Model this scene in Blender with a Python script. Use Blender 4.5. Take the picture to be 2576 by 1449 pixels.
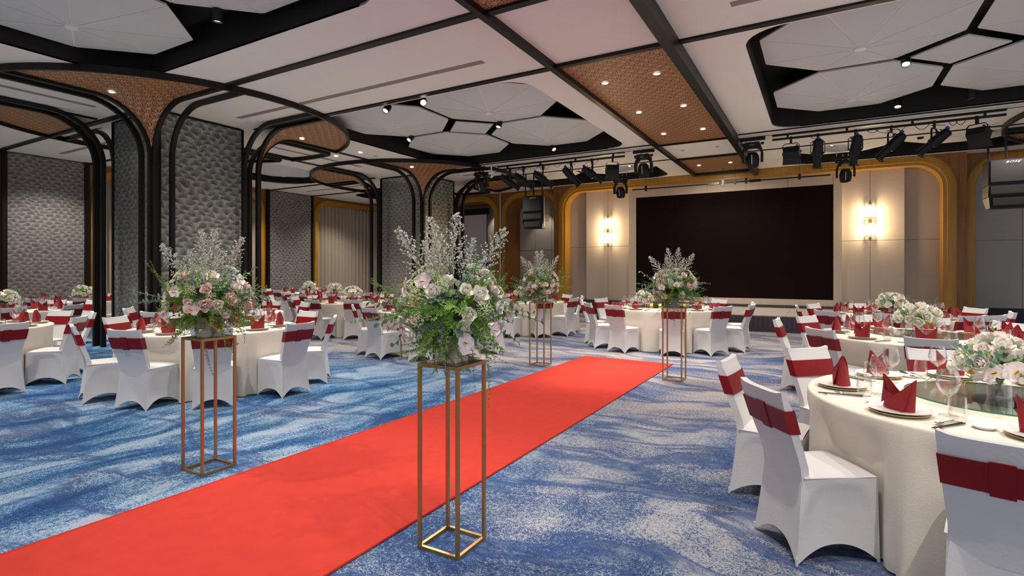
import bpy, math, random
from math import sin, cos, pi, radians, atan2, sqrt, hypot
from mathutils import Vector, Matrix
from mathutils.geometry import tessellate_polygon

for o in list(bpy.data.objects): bpy.data.objects.remove(o)
C = bpy.context.scene.collection
S = bpy.context.scene
rng = random.Random(7)

# ------------------------------------------------------------ camera, world, exposure
YAW = radians(29.9); FPX = 1350.6; HY = 680.5; H = 1.5
cam = bpy.data.objects.new('camera', bpy.data.cameras.new('camera')); C.objects.link(cam)
cam.location = (0, 0, H); cam.rotation_euler = (pi/2, 0, YAW)
cam.data.sensor_width = 36; cam.data.lens = 36*FPX/2576; cam.data.shift_y = -(724.5-HY)/2576
cam.data.clip_start = .05
S.camera = cam
S.view_settings.view_transform = 'Standard'; S.view_settings.look = 'None'
S.view_settings.exposure = 0.12; S.view_settings.gamma = 1; S.view_settings.use_curve_mapping = False
W = bpy.data.worlds.new('world'); S.world = W; W.use_nodes = True
W.node_tree.nodes['Background'].inputs[0].default_value = (.95, .96, 1, 1)
W.node_tree.nodes['Background'].inputs[1].default_value = .42
FX, FY = -sin(YAW), cos(YAW); RX, RY = cos(YAW), sin(YAW)

def light(name, kind, loc, energy, color=(1, .93, .84), rot=(0, 0, 0), **k):
    d = bpy.data.lights.new(name, kind); d.energy = energy; d.color = color
    for a, b in k.items(): setattr(d, a, b)
    o = bpy.data.objects.new(name, d); C.objects.link(o); o.location = loc; o.rotation_euler = rot
    return o
# daylight from the window side behind the camera
light('window_daylight', 'AREA', (2.5, -5.5, 2.2), 90, (.93, .95, 1), (radians(78), 0, radians(12)), shape='RECTANGLE', size=12, size_y=3.6)
light('window_daylight_right', 'AREA', (9.6, 7, 2.2), 60, (.95, .96, 1), (radians(84), 0, radians(88)), shape='RECTANGLE', size=14, size_y=3.4)

# ------------------------------------------------------------ materials
def nt(name):
    m = bpy.data.materials.new(name); m.use_nodes = True
    return m, m.node_tree, m.node_tree.nodes['Principled BSDF']
def mat(name, col, rough=.6, metal=0, noise=0, scale=20, bump=0, spec=.5, emit=None, es=0, coat=0, sheen=0):
    m, t, b = nt(name)
    b.inputs['Base Color'].default_value = (*col, 1); b.inputs['Roughness'].default_value = rough
    b.inputs['Metallic'].default_value = metal; b.inputs['Specular IOR Level'].default_value = spec
    b.inputs['Coat Weight'].default_value = coat; b.inputs['Sheen Weight'].default_value = sheen
    if emit: b.inputs['Emission Color'].default_value = (*emit, 1); b.inputs['Emission Strength'].default_value = es
    tc = t.nodes.new('ShaderNodeTexCoord'); n = t.nodes.new('ShaderNodeTexNoise')
    n.inputs['Scale'].default_value = scale; n.inputs['Detail'].default_value = 4
    t.links.new(tc.outputs['Object'], n.inputs['Vector'])
    r = t.nodes.new('ShaderNodeMapRange'); r.inputs[3].default_value = 1-noise; r.inputs[4].default_value = 1+noise
    t.links.new(n.outputs[0], r.inputs[0])
    mx = t.nodes.new('ShaderNodeMix'); mx.data_type = 'RGBA'; mx.blend_type = 'MULTIPLY'; mx.inputs[0].default_value = 1
    mx.inputs[6].default_value = (*col, 1); t.links.new(r.outputs[0], mx.inputs[7]); t.links.new(mx.outputs[2], b.inputs['Base Color'])
    if bump:
        bp = t.nodes.new('ShaderNodeBump'); bp.inputs['Strength'].default_value = bump; bp.inputs['Distance'].default_value = .01
        t.links.new(n.outputs[0], bp.inputs['Height']); t.links.new(bp.outputs[0], b.inputs['Normal'])
    return m
class NG:   # tiny math-node helper
    def __init__(s, t): s.t = t
    def m(s, op, a, b=None, c=None):
        n = s.t.nodes.new('ShaderNodeMath'); n.operation = op
        for i, v in enumerate((a, b, c)):
            if v is None: continue
            if isinstance(v, (int, float)): n.inputs[i].default_value = v
            else: s.t.links.new(v, n.inputs[i])
        return n.outputs[0]
    def noise(s, vec, scale, detail=4, rough=.5, dist=0):
        n = s.t.nodes.new('ShaderNodeTexNoise'); s.t.links.new(vec, n.inputs['Vector'])
        n.inputs['Scale'].default_value = scale; n.inputs['Detail'].default_value = detail
        n.inputs['Roughness'].default_value = rough; n.inputs['Distortion'].default_value = dist
        return n.outputs[0]
    def ramp(s, fac, stops):
        n = s.t.nodes.new('ShaderNodeValToRGB'); s.t.links.new(fac, n.inputs[0]); e = n.color_ramp.elements
        while len(e) < len(stops): e.new(.5)
        for i, (p, c) in enumerate(stops): e[i].position = p; e[i].color = (*c, 1)
        return n.outputs[0]
    def mix(s, f, a, b, mode='MIX'):
        n = s.t.nodes.new('ShaderNodeMix'); n.data_type = 'RGBA'; n.blend_type = mode
        for i, v in ((0, f), (6, a), (7, b)):
            if isinstance(v, (int, float)): n.inputs[i].default_value = v
            elif isinstance(v, tuple): n.inputs[i].default_value = (*v, 1)
            else: s.t.links.new(v, n.inputs[i])
        return n.outputs[2]
def world_pos(t):
    g = t.nodes.new('ShaderNodeNewGeometry'); x = t.nodes.new('ShaderNodeSeparateXYZ'); t.links.new(g.outputs['Position'], x.inputs[0])
    return g.outputs['Position'], x.outputs[0], x.outputs[1], x.outputs[2]
def comb(t, *v):
    n = t.nodes.new('ShaderNodeCombineXYZ')
    for i, a in enumerate(v):
        if isinstance(a, (int, float)): n.inputs[i].default_value = a
        else: t.links.new(a, n.inputs[i])
    return n.outputs[0]
def scale_pattern(g, u, v):
    """overlapping fish scales; returns local x, y, radius"""
    row = g.m('FLOOR', g.m('MULTIPLY', v, 2)); odd = g.m('MULTIPLY', g.m('FLOORED_MODULO', row, 2), .5)
    y1 = g.m('SUBTRACT', v, g.m('MULTIPLY', row, .5))
    x1 = g.m('SUBTRACT', g.m('FRACT', g.m('ADD', u, odd)), .5)
    r1 = g.m('SQRT', g.m('ADD', g.m('MULTIPLY', x1, x1), g.m('MULTIPLY', y1, y1)))
    x2 = g.m('SUBTRACT', g.m('FRACT', g.m('ADD', g.m('ADD', u, odd), .5)), .5); y2 = g.m('ADD', y1, .5)
    r2 = g.m('SQRT', g.m('ADD', g.m('MULTIPLY', x2, x2), g.m('MULTIPLY', y2, y2)))
    k = g.m('LESS_THAN', r1, .5); nk = g.m('SUBTRACT', 1, k)
    f = lambda a, b: g.m('ADD', g.m('MULTIPLY', a, k), g.m('MULTIPLY', b, nk))
    return f(x1, x2), f(y1, y2), f(r1, r2)

def m_carpet():
    m, t, b = nt('carpet_blue_wash'); g = NG(t); P, X, Y, Z = world_pos(t)
    w1 = g.noise(P, .35, 3); w2 = g.noise(comb(t, g.m('ADD', X, 31), Y, 3), .35, 3)
    xd = g.m('ADD', X, g.m('MULTIPLY', g.m('SUBTRACT', w1, .5), 2.0)); yd = g.m('ADD', Y, g.m('MULTIPLY', g.m('SUBTRACT', w2, .5), 2.4))
    # streaks along the room on the left, across it on the right and at the far end
    sA = g.noise(comb(t, g.m('MULTIPLY', xd, 1.9), g.m('MULTIPLY', yd, .40), 0), 1.5, 9, .66)
    sB = g.noise(comb(t, g.m('MULTIPLY', xd, .32), g.m('MULTIPLY', yd, 1.5), 5), .9, 7, .62)
    sC = g.noise(P, .62, 10, .7, .5)
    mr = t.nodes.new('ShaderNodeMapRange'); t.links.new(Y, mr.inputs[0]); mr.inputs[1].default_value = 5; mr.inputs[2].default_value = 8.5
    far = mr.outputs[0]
    mr2 = t.nodes.new('ShaderNodeMapRange'); t.links.new(X, mr2.inputs[0]); mr2.inputs[1].default_value = -3.2; mr2.inputs[2].default_value = -1.6
    right = mr2.outputs[0]
    near = g.m('ADD', g.m('MULTIPLY', sA, g.m('SUBTRACT', 1, right)), g.m('MULTIPLY', g.m('SUBTRACT', g.m('ADD', g.m('MULTIPLY', sC, .85), g.m('MULTIPLY', sB, .15)), .015), right))
    s = g.m('ADD', g.m('MULTIPLY', near, g.m('SUBTRACT', 1, far)), g.m('MULTIPLY', sB, far))
    sp = g.noise(P, 110, 2); sp2 = g.noise(P, 38, 3)
    grain = g.m('ADD', g.m('MULTIPLY', g.m('SUBTRACT', sp, .5), .55), g.m('MULTIPLY', g.m('SUBTRACT', sp2, .5), .34))
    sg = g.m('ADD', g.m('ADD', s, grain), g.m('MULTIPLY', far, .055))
    blue = g.ramp(sg, [(.32, (.008, .035, .12)), (.42, (.018, .085, .23)), (.485, (.045, .165, .34)), (.54, (.15, .30, .46)), (.60, (.34, .46, .60)), (.72, (.30, .36, .50))])
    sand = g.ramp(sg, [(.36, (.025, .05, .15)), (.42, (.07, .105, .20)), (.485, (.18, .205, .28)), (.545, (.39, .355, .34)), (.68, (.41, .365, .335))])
    vn = g.m('ABSOLUTE', g.m('SUBTRACT', g.m('ADD', g.noise(comb(t, g.m('MULTIPLY', xd, .4), g.m('MULTIPLY', yd, 1.6), 9), .75, 6, .6, .3), g.m('MULTIPLY', grain, .25)), .5))
    mv = t.nodes.new('ShaderNodeMapRange'); t.links.new(vn, mv.inputs[0]); mv.inputs[1].default_value = .006; mv.inputs[2].default_value = .04; mv.inputs[3].default_value = .85; mv.inputs[4].default_value = 0
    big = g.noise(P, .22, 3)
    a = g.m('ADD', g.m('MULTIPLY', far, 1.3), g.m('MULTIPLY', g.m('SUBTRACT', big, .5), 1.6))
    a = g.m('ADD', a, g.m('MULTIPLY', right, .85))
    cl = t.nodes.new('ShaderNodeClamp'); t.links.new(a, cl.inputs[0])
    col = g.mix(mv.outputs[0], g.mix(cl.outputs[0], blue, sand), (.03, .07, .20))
    t.links.new(col, b.inputs['Base Color']); b.inputs['Roughness'].default_value = .95; b.inputs['Specular IOR Level'].default_value = .15
    bp = t.nodes.new('ShaderNodeBump'); bp.inputs['Strength'].default_value = .35; bp.inputs['Distance'].default_value = .004
    t.links.new(sp, bp.inputs['Height']); t.links.new(bp.outputs[0], b.inputs['Normal'])
    return m
def m_scallop():   # carved wooden fan relief on the ceiling
    m, t, b = nt('carved_fan_wood'); g = NG(t); P, X, Y, Z = world_pos(t)
    u = g.m('MULTIPLY', X, 4.9); v = g.m('MULTIPLY', g.m('SUBTRACT', 0, g.m('SUBTRACT', Y, Z)), 4.9)
    x, y, r = scale_pattern(g, u, v)
    an = g.m('ARCTAN2', x, g.m('ADD', y, .02))
    rays = g.m('ABSOLUTE', g.m('SINE', g.m('MULTIPLY', an, 5.5)))
    ray = g.m('LESS_THAN', g.m('MULTIPLY', rays, r), .16)
    ray = g.m('MULTIPLY', ray, g.m('MULTIPLY', g.m('GREATER_THAN', r, .17), g.m('LESS_THAN', r, .43)))
    edge = g.m('MULTIPLY', g.m('GREATER_THAN', r, .45), g.m('LESS_THAN', r, .51))
    gro = g.m('MAXIMUM', ray, edge)
    st = g.noise(comb(t, g.m('MULTIPLY', X, 3), g.m('MULTIPLY', Y, 22), 0), 2.5, 4)
    base = g.ramp(st, [(.3, (.36, .16, .07)), (.7, (.64, .32, .14))])
    col = g.mix(gro, base, (.035, .015, .008))
    t.links.new(col, b.inputs['Base Color']); b.inputs['Roughness'].default_value = .5
    bp = t.nodes.new('ShaderNodeBump'); bp.invert = True; bp.inputs['Strength'].default_value = .8; bp.inputs['Distance'].default_value = .01
    t.links.new(gro, bp.inputs['Height']); t.links.new(bp.outputs[0], b.inputs['Normal'])
    return m
def m_wallpaper(name, axis, lo, hi, rough, metal, k):
    m, t, b = nt(name); g = NG(t); P, X, Y, Z = world_pos(t)
    h = Y if axis == 'Y' else X
    nz = g.noise(P, 2.6, 2); nz2 = g.noise(P, 42, 6, .8); nz3 = g.noise(P, 5, 3)
    u = g.m('ADD', g.m('MULTIPLY', h, k), g.m('MULTIPLY', nz, 1.5)); v = g.m('ADD', g.m('MULTIPLY', Z, k*1.0), g.m('MULTIPLY', g.noise(P, 2.9, 2), 1.3))
    x, y, r = scale_pattern(g, u, v)
    br = g.m('ADD', g.m('MULTIPLY', g.m('POWER', g.m('MULTIPLY', r, 2), 1.5), .55), g.m('MULTIPLY', g.m('SUBTRACT', nz2, .5), 2.0))
    br = g.m('ADD', br, g.m('MULTIPLY', g.m('SUBTRACT', nz3, .5), .5))
    col = g.ramp(br, [(.05, lo), (.42, tuple((a+c)/2 for a, c in zip(lo, hi))), (.8, hi)])
    t.links.new(col, b.inputs['Base Color']); b.inputs['Roughness'].default_value = rough; b.inputs['Metallic'].default_value = metal
    bp = t.nodes.new('ShaderNodeBump'); bp.inputs['Strength'].default_value = .15; bp.inputs['Distance'].default_value = .004
    t.links.new(br, bp.inputs['Height']); t.links.new(bp.outputs[0], b.inputs['Normal'])
    return m
def m_wood(name, a, c, rough=.4):
    m, t, b = nt(name); g = NG(t); P, X, Y, Z = world_pos(t)
    st = g.noise(comb(t, g.m('MULTIPLY', X, 9), g.m('MULTIPLY', Y, 9), g.m('MULTIPLY', Z, .5)), 2.2, 6, .6, .8)
    fine = g.noise(comb(t, g.m('MULTIPLY', X, 70), g.m('MULTIPLY', Y, 70), g.m('MULTIPLY', Z, 2)), 1.5, 3)
    f = g.m('ADD', g.m('MULTIPLY', st, .75), g.m('MULTIPLY', fine, .25))
    t.links.new(g.ramp(f, [(.32, a), (.66, c)]), b.inputs['Base Color']); b.inputs['Roughness'].default_value = rough
    return m
def m_glass(name, tint=(1, 1, 1), gl=.9, rough=.02, base=.11):
    m = bpy.data.materials.new(name); m.use_nodes = True; t = m.node_tree; t.nodes.clear()
    o = t.nodes.new('ShaderNodeOutputMaterial'); a = t.nodes.new('ShaderNodeBsdfTransparent'); c = t.nodes.new('ShaderNodeBsdfGlossy')
    a.inputs[0].default_value = (*tint, 1); c.inputs['Color'].default_value = (gl, gl, gl, 1); c.inputs['Roughness'].default_value = rough
    f = t.nodes.new('ShaderNodeLayerWeight'); f.inputs[0].default_value = .35
    ad = t.nodes.new('ShaderNodeMath'); ad.operation = 'MULTIPLY_ADD'; ad.inputs[1].default_value = .8; ad.inputs[2].default_value = base
    t.links.new(f.outputs['Facing'], ad.inputs[0]); mx = t.nodes.new('ShaderNodeMixShader')
    pw = t.nodes.new('ShaderNodeMath'); pw.operation = 'POWER'; pw.inputs[1].default_value = 1.6
    t.links.new(ad.outputs[0], pw.inputs[0]); t.links.new(pw.outputs[0], mx.inputs[0]); t.links.new(a.outputs[0], mx.inputs[1]); t.links.new(c.outputs[0], mx.inputs[2]); t.links.new(mx.outputs[0], o.inputs[0])
    return m
M = dict(
    carpet=m_carpet(), scallop=m_scallop(),
    paper_Y=m_wallpaper('tree_canopy_wallpaper', 'Y', (.085, .075, .07), (.30, .28, .27), .5, .0, 5.6),
    paper_colY=m_wallpaper('silver_tree_canopy_panel', 'Y', (.09, .09, .08), (.37, .39, .36), .3, .25, 4.6),
    paper_colX=m_wallpaper('tarnished_mirror_panel', 'X', (.30, .305, .29), (.60, .62, .60), .24, .7, 5.2),
    white=mat('ceiling_white', (.86, .825, .77), .8, noise=.02, scale=3),
    black=mat('blackened_metal', (.005, .0035, .003), .42, 0, noise=.2, scale=6, spec=.3),
    void=mat('ceiling_void_black', (.008, .006, .005), .8),
    greyband=mat('air_slot_grey', (.27, .24, .22), .7),
    baffle=mat('baffle_white', (.62, .635, .64), .75, noise=.03, scale=5),
    seam=mat('baffle_seam_cream', (.88, .82, .72), .7),
    hub=mat('baffle_hub', (.8, .8, .78), .5),
    red=mat('red_carpet', (.52, .046, .032), .95, noise=.12, scale=9, bump=.3, spec=.1),
    wood=m_wood('teak_veneer', (.15, .055, .012), (.33, .14, .03)),
    gold_wood=m_wood('honey_moulding', (.36, .17, .012), (.50, .26, .03), .35),
    fabric_wall=mat('beige_wall_fabric', (.42, .37, .33), .9, noise=.06, scale=120, bump=.2),
    fabric_light=mat('light_beige_wall_fabric', (.58, .50, .42), .9, noise=.06, scale=120, bump=.2),
    grey_wall=mat('pale_grey_panel', (.50, .50, .50), .85, noise=.04, scale=90),
    base=mat('charcoal_baseboard', (.055, .05, .06), .6), navy=mat('navy_baseboard', (.02, .025, .055), .6),
    screen=mat('led_wall_black', (.010, .005, .005), .9, spec=.08, noise=.1, scale=60),
    curtain=mat('striped_linen_curtain', (.50, .43, .34), .85, noise=.1, scale=60, bump=.1),
    cover=mat('white_spandex_cover', (.66, .65, .655), .7, noise=.02, scale=60, bump=.1, sheen=.2),
    sash=mat('dark_red_satin', (.22, .005, .008), .38, noise=.15, scale=14, spec=.3),
    cloth=mat('ivory_tablecloth', (.72, .67, .58), .85, noise=.03, scale=90, bump=.15),
    napkin=mat('red_napkin_linen', (.27, .012, .016), .8, noise=.1, scale=60, bump=.3),
    china=mat('white_china', (.85, .84, .82), .15), charger=mat('gold_rim_charger', (.74, .62, .38), .4, 0),
    steel=mat('polished_steel', (.6, .58, .56), .2, 1), ebony=mat('dark_chopstick', (.03, .025, .02), .35),
    gold=mat('brushed_gold_frame', (.50, .30, .12), .35, .85, noise=.08, scale=30),
    plate=mat('bronzed_shelf_plate', (.16, .11, .06), .25, .7),
    glass=m_glass('clear_glass'), susan=m_glass('green_tinted_glass', (.93, .97, .95), .9, .03, .22),
    susan_edge=mat('green_glass_edge', (.03, .16, .10), .1),
    water=m_glass('water', (.93, .96, .95), .9, .02, .1),
    stone=mat('pale_pink_stone_urn', (.60, .50, .46), .7, noise=.15, scale=20, bump=.4),
    leaf_dark=mat('deep_foliage', (.012, .035, .008), .8, noise=.4, scale=60, bump=.6),
    leaf=mat('eucalyptus_green', (.13, .23, .16), .55, noise=.25, scale=30), leaf2=mat('fern_green', (.12, .25, .02), .6, noise=.35, scale=25),
    leaf3=mat('fresh_green_leaf', (.20, .36, .05), .5, noise=.25, scale=25), stem=mat('green_stem', (.16, .20, .07), .6),
    plume=mat('silver_plume', (.52, .52, .47), .8, noise=.2, scale=60),
    rose_w=mat('white_rose', (.86, .82, .74), .7), rose_p=mat('blush_rose', (.84, .66, .60), .7), orchid=mat('orchid_petal', (.88, .80, .80), .6),
    lip=mat('orchid_yellow_lip', (.75, .42, .05), .6), lace=mat('cream_lace_flower', (.66, .68, .42), .8),
    rig=mat('black_stage_fixture', (.008, .008, .010), .4, spec=.3), lens=mat('fixture_lens', (.06, .08, .11), .1, 0, spec=.9),
    blue=mat('blue_connector', (.01, .10, .60), .5), chrome=mat('bright_clamp', (.6, .6, .6), .25, 1),
    downlight=mat('lit_downlight', (1, 1, 1), .5, emit=(1, .95, .88), es=9), off=mat('unlit_downlight', (.12, .10, .09), .5),
    stage=mat('stage_floor', (.52, .47, .44), .5, noise=.05, scale=4), skirt=mat('aubergine_stage_skirt', (.06, .045, .065), .45, sheen=.4),
    sconce=mat('lit_sconce_glass', (1, .95, .85), .3, emit=(1, .82, .56), es=8), brass=mat('sconce_brass', (.5, .33, .12), .3, .9),
    pole=mat('pale_steel_pole', (.45, .45, .47), .3, .7), proj=mat('projection_fabric', (.62, .62, .68), .9), dark_line=mat('panel_joint', (.16, .13, .11), .9),
    logo=mat('silver_badge', (.7, .7, .7), .4, .4), candle=mat('lit_amber_votive', (.9, .5, .1), .3, emit=(1, .5, .08), es=1.6),
)

# ------------------------------------------------------------ mesh helpers
class MB:
    def __init__(s): s.v = []; s.f = []
    def add(s, v, f):
        n = len(s.v); s.v += [tuple(p) for p in v]; s.f += [tuple(i+n for i in q) for q in f]; return s
    def box(s, x0, x1, y0, y1, z0, z1):
        return s.add([(x, y, z) for z in (z0, z1) for y in (y0, y1) for x in (x0, x1)],
                     [(0, 2, 3, 1), (4, 5, 7, 6), (0, 1, 5, 4), (2, 6, 7, 3), (0, 4, 6, 2), (1, 3, 7, 5)])
    def mbox(s, mtx, sx, sy, sz):
        v = [mtx @ Vector((x*sx/2, y*sy/2, z*sz/2)) for z in (-1, 1) for y in (-1, 1) for x in (-1, 1)]
        return s.add(v, [(0, 2, 3, 1), (4, 5, 7, 6), (0, 1, 5, 4), (2, 6, 7, 3), (0, 4, 6, 2), (1, 3, 7, 5)])
    def cyl(s, p0, p1, r0, r1=None, n=12, caps=True):
        r1 = r0 if r1 is None else r1
        p0 = Vector(p0); p1 = Vector(p1); d = (p1-p0).normalized()
        a = d.orthogonal().normalized(); b = d.cross(a)
        v = [p0+(a*cos(2*pi*i/n)+b*sin(2*pi*i/n))*r0 for i in range(n)]+[p1+(a*cos(2*pi*i/n)+b*sin(2*pi*i/n))*r1 for i in range(n)]
        f = [(i, (i+1) % n, n+(i+1) % n, n+i) for i in range(n)]
        if caps: f += [tuple(range(n-1, -1, -1)), tuple(range(n, 2*n))]
        return s.add(v, f)
    def lathe(s, prof, n=16, c=(0, 0, 0), caps=True):
        v = [(c[0]+r*cos(2*pi*i/n), c[1]+r*sin(2*pi*i/n), c[2]+z) for r, z in prof for i in range(n)]
        f = [(j*n+i, j*n+(i+1) % n, (j+1)*n+(i+1) % n, (j+1)*n+i) for j in range(len(prof)-1) for i in range(n)]
        if caps and prof[0][0] > 0: f.append(tuple(range(n-1, -1, -1)))
        if caps and prof[-1][0] > 0: k = (len(prof)-1)*n; f.append(tuple(range(k, k+n)))
        return s.add(v, f)
    def sweep(s, pts, sec, up=(0, 0, 1), closed=False, capped=True):
        """sec: list of (a,b): a along side vector, b along the local up"""
        pts = [Vector(p) for p in pts]; n = len(pts); k = len(sec); vv = []
        up = Vector(up)
        for i, p in enumerate(pts):
            if closed: t = pts[(i+1) % n]-pts[i-1]
            else: t = pts[min(i+1, n-1)]-pts[max(i-1, 0)]
            t.normalize(); sd = t.cross(up)
            sd = sd.normalized() if sd.length > 1e-4 else Vector((1, 0, 0)); u2 = sd.cross(t)
            vv += [p+sd*a+u2*b for a, b in sec]
        m = n if closed else n-1
        f = [(i*k+j, i*k+(j+1) % k, ((i+1) % n)*k+(j+1) % k, ((i+1) % n)*k+j) for i in range(m) for j in range(k)]
        if not closed and capped: f += [tuple(range(k-1, -1, -1)), tuple(range((n-1)*k, n*k))]
        return s.add(vv, f)
    def tube(s, pts, r, n=6):
        return s.sweep(pts, [(r*cos(2*pi*i/n), r*sin(2*pi*i/n)) for i in range(n)], up=(.13, .21, 1))
    def grid(s, fn, nu, nv, close_u=False):
        v = [fn(i/nu, j/nv) for j in range(nv+1) for i in range(nu if close_u else nu+1)]
        w = nu if close_u else nu+1
        f = [(j*w+i, j*w+(i+1) % w, (j+1)*w+(i+1) % w, (j+1)*w+i) for j in range(nv) for i in range(nu)]
        return s.add(v, f)
    def poly(s, outer, holes, fn, t):
        """flat plate: 2d outline with holes, mapped by fn(a,b,depth), thickness t"""
        loops = [outer]+holes; flat = [p for l in loops for p in l]; N = len(flat)
        tri = tessellate_polygon([[Vector((a, b, 0)) for a, b in l] for l in loops])
        v = [fn(a, b, 0) for a, b in flat]+[fn(a, b, t) for a, b in flat]; f = [tuple(q) for q in tri]+[tuple(i+N for i in q[::-1]) for q in tri]
        k = 0
        for l in loops:
            for i in range(len(l)): a = k+i; b = k+(i+1) % len(l); f.append((a, b, b+N, a+N))
            k += len(l)
        return s.add(v, f)
    def mesh(s, name, m, smooth=False):
        me = bpy.data.meshes.new(name); me.from_pydata([tuple(p) for p in s.v], [], s.f); me.materials.append(m)
        import bmesh
        b = bmesh.new(); b.from_mesh(me); bmesh.ops.recalc_face_normals(b, faces=b.faces); b.to_mesh(me); b.free()
        if smooth:
            me.polygons.foreach_set('use_smooth', [True]*len(me.polygons))
            if smooth != 'all':
                try: me.set_sharp_from_angle(angle=radians(40))
                except Exception: pass
        return me
    def build(s, name, m, parent=None, loc=None, smooth=False, rot=None):
        return link(name, s.mesh(name, m, smooth), parent, loc, rot)
def link(name, me, parent=None, loc=None, rot=None, scale=None):
    o = bpy.data.objects.new(name, me); C.objects.link(o)
    if parent: o.parent = parent
    if loc is not None: o.location = loc
    if rot is not None: o.rotation_euler = rot
    if scale is not None: o.scale = (scale,)*3 if isinstance(scale, (int, float)) else scale
    return o
def tag(o, label, cat, group=None):
    o['label'] = label; o['category'] = cat
    if group: o['group'] = group
    return o
def thing(name, label, cat, loc=(0, 0, 0), rz=0, group=None):
    return tag(link(name, None, None, loc, (0, 0, rz)), label, cat, group)
def struct(o): o['kind'] = 'structure'; return o
KIDS = {}
def copy_tree(o, parent=None):
    c = o.copy(); C.objects.link(c)
    if parent: c.parent = parent
    for ch in o.children: copy_tree(ch, c)
    return c
def pxof(x, y, z):
    d = x*FX+y*FY; s = x*RX+y*RY
    return (1e9, 0) if d < .2 else (1288+FPX*s/d, HY-(z-H)*FPX/d)
def ray_k(px):   # X/Y ratio of the sight line through an image column
    t = (px-1288)/FPX
    return (FX+t*RX)/(FY+t*RY)
def seen(x, y, m=160):
    p = pxof(x, y, .6)[0]
    return -m < p < 2576+m
def rrect(x0, x1, y0, y1, r, n=7):
    out = []
    for cx, cy, a in ((x1-r, y1-r, 0), (x0+r, y1-r, 90), (x0+r, y0+r, 180), (x1-r, y0+r, 270)):
        out += [(cx+r*cos(radians(a+90*i/n)), cy+r*sin(radians(a+90*i/n))) for i in range(n+1)]
    return out

# ------------------------------------------------------------ room shell
CZ = 4.5
fl = MB().box(-18.6, 10, -6, 19.2, -.1, 0).build('floor', M['carpet']); struct(fl)

coffers = [(-9.4, -4.1, -.9, 4.43, .45), (-9.4, -4.05, 7.32, 12.68, .5), (-.87, 4.35, 7.32, 12.70, .5),
           (-9.4, -4.1, 15.0, 17.3, .55), (-.87, 4.4, 15.0, 17.3, .5), (-16.3, -13.3, 7.4, 12.6, 1.0), (-16.3, -13.3, 15.2, 17.3, .8), (-.87, 4.35, -.9, 4.43, .45)]
ceil = MB().poly([(-18.6, -6), (10, -6), (10, 19.2), (-18.6, 19.2)], [rrect(*c) for c in coffers], lambda a, b, d: (a, b, CZ+d), .03).build('ceiling', M['white']); struct(ceil)
MB().box(-18.6, 10, -6, 19.2, 5.05, 5.1).build('void_deck', M['void'], ceil)
for c in coffers:
    lp = rrect(*c); n = len(lp)
    MB().add([(a, b, CZ+.005) for a, b in lp]+[(a, b, 5.04) for a, b in lp], [(i, (i+1) % n, n+(i+1) % n, n+i) for i in range(n)]).build('coffer_side', M['void'], ceil)
# octagonal umbrella baffles: eight facets each, hub hanging lowest
RIMZ, HUBZ, AP = 4.70, 4.52, 1.215
SD = AP*math.tan(pi/8)
fac = MB().add([(0.02, 0, 0), (AP-.006, -SD+.013, RIMZ-HUBZ), (AP-.006, SD-.013, RIMZ-HUBZ), (0.02, 0, .006), (AP-.006, -SD+.013, RIMZ-HUBZ+.006), (AP-.006, SD-.013, RIMZ-HUBZ+.006)],
               [(0, 1, 2), (3, 5, 4), (0, 3, 4, 1), (1, 4, 5, 2), (2, 5, 3, 0)]).mesh('facet', M['baffle'])
RR = AP/cos(pi/8)
bk = MB().add([(0, 0, .004)]+[(RR*.985*cos(radians(22.5+45*i)), RR*.985*sin(radians(22.5+45*i)), RIMZ-HUBZ+.004) for i in range(8)]+[(0, 0, .03)]+[(RR*.985*cos(radians(22.5+45*i)), RR*.985*sin(radians(22.5+45*i)), RIMZ-HUBZ+.03) for i in range(8)],
              [(0, 1+i, 1+(i+1) % 8) for i in range(8)]+[(9, 10+(i+1) % 8, 10+i) for i in range(8)]+[(1+i, 10+i, 10+(i+1) % 8, 1+(i+1) % 8) for i in range(8)]).mesh('seam_backing', M['seam'])
hb = MB().cyl((0, 0, -.018), (0, 0, .02), .07, n=20).mesh('hub', M['hub'])
def octagon(x, y):
    e = link('baffle', None, ceil, (x, y, HUBZ))
    link('seam_backing', bk, e); link('hub', hb, e)
    for i in range(8): link('facet', fac, e, rot=(0, 0, radians(45*i)))
for cx, cy in ((-6.785, 9.965), (1.735, 9.965), (-6.785, 1.78), (1.735, 1.78)):
    for sx in (-1, 1):
        for sy in (-1, 1): octagon(cx+sx*1.265, cy+sy*1.265)
    q = .70-.12; sq = link('baffle', None, ceil, (cx, cy, RIMZ-.04))
    for i in range(4):
        MB().add([(0, 0, 0), (q, 0, .03), (0, q, .03), (0, 0, .02), (q, 0, .05), (0, q, .05)], [(0, 1, 2), (3, 5, 4), (0, 3, 4, 1), (1, 4, 5, 2), (2, 5, 3, 0)]).build('facet', M['baffle'], sq, rot=(0, 0, pi/2*i))
for x, y in ((-8.05, 15.9), (-5.52, 15.9), (.47, 15.9), (3.0, 15.9), (-14.9, 8.75), (-14.9, 11.25)): octagon(x, y)
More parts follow.
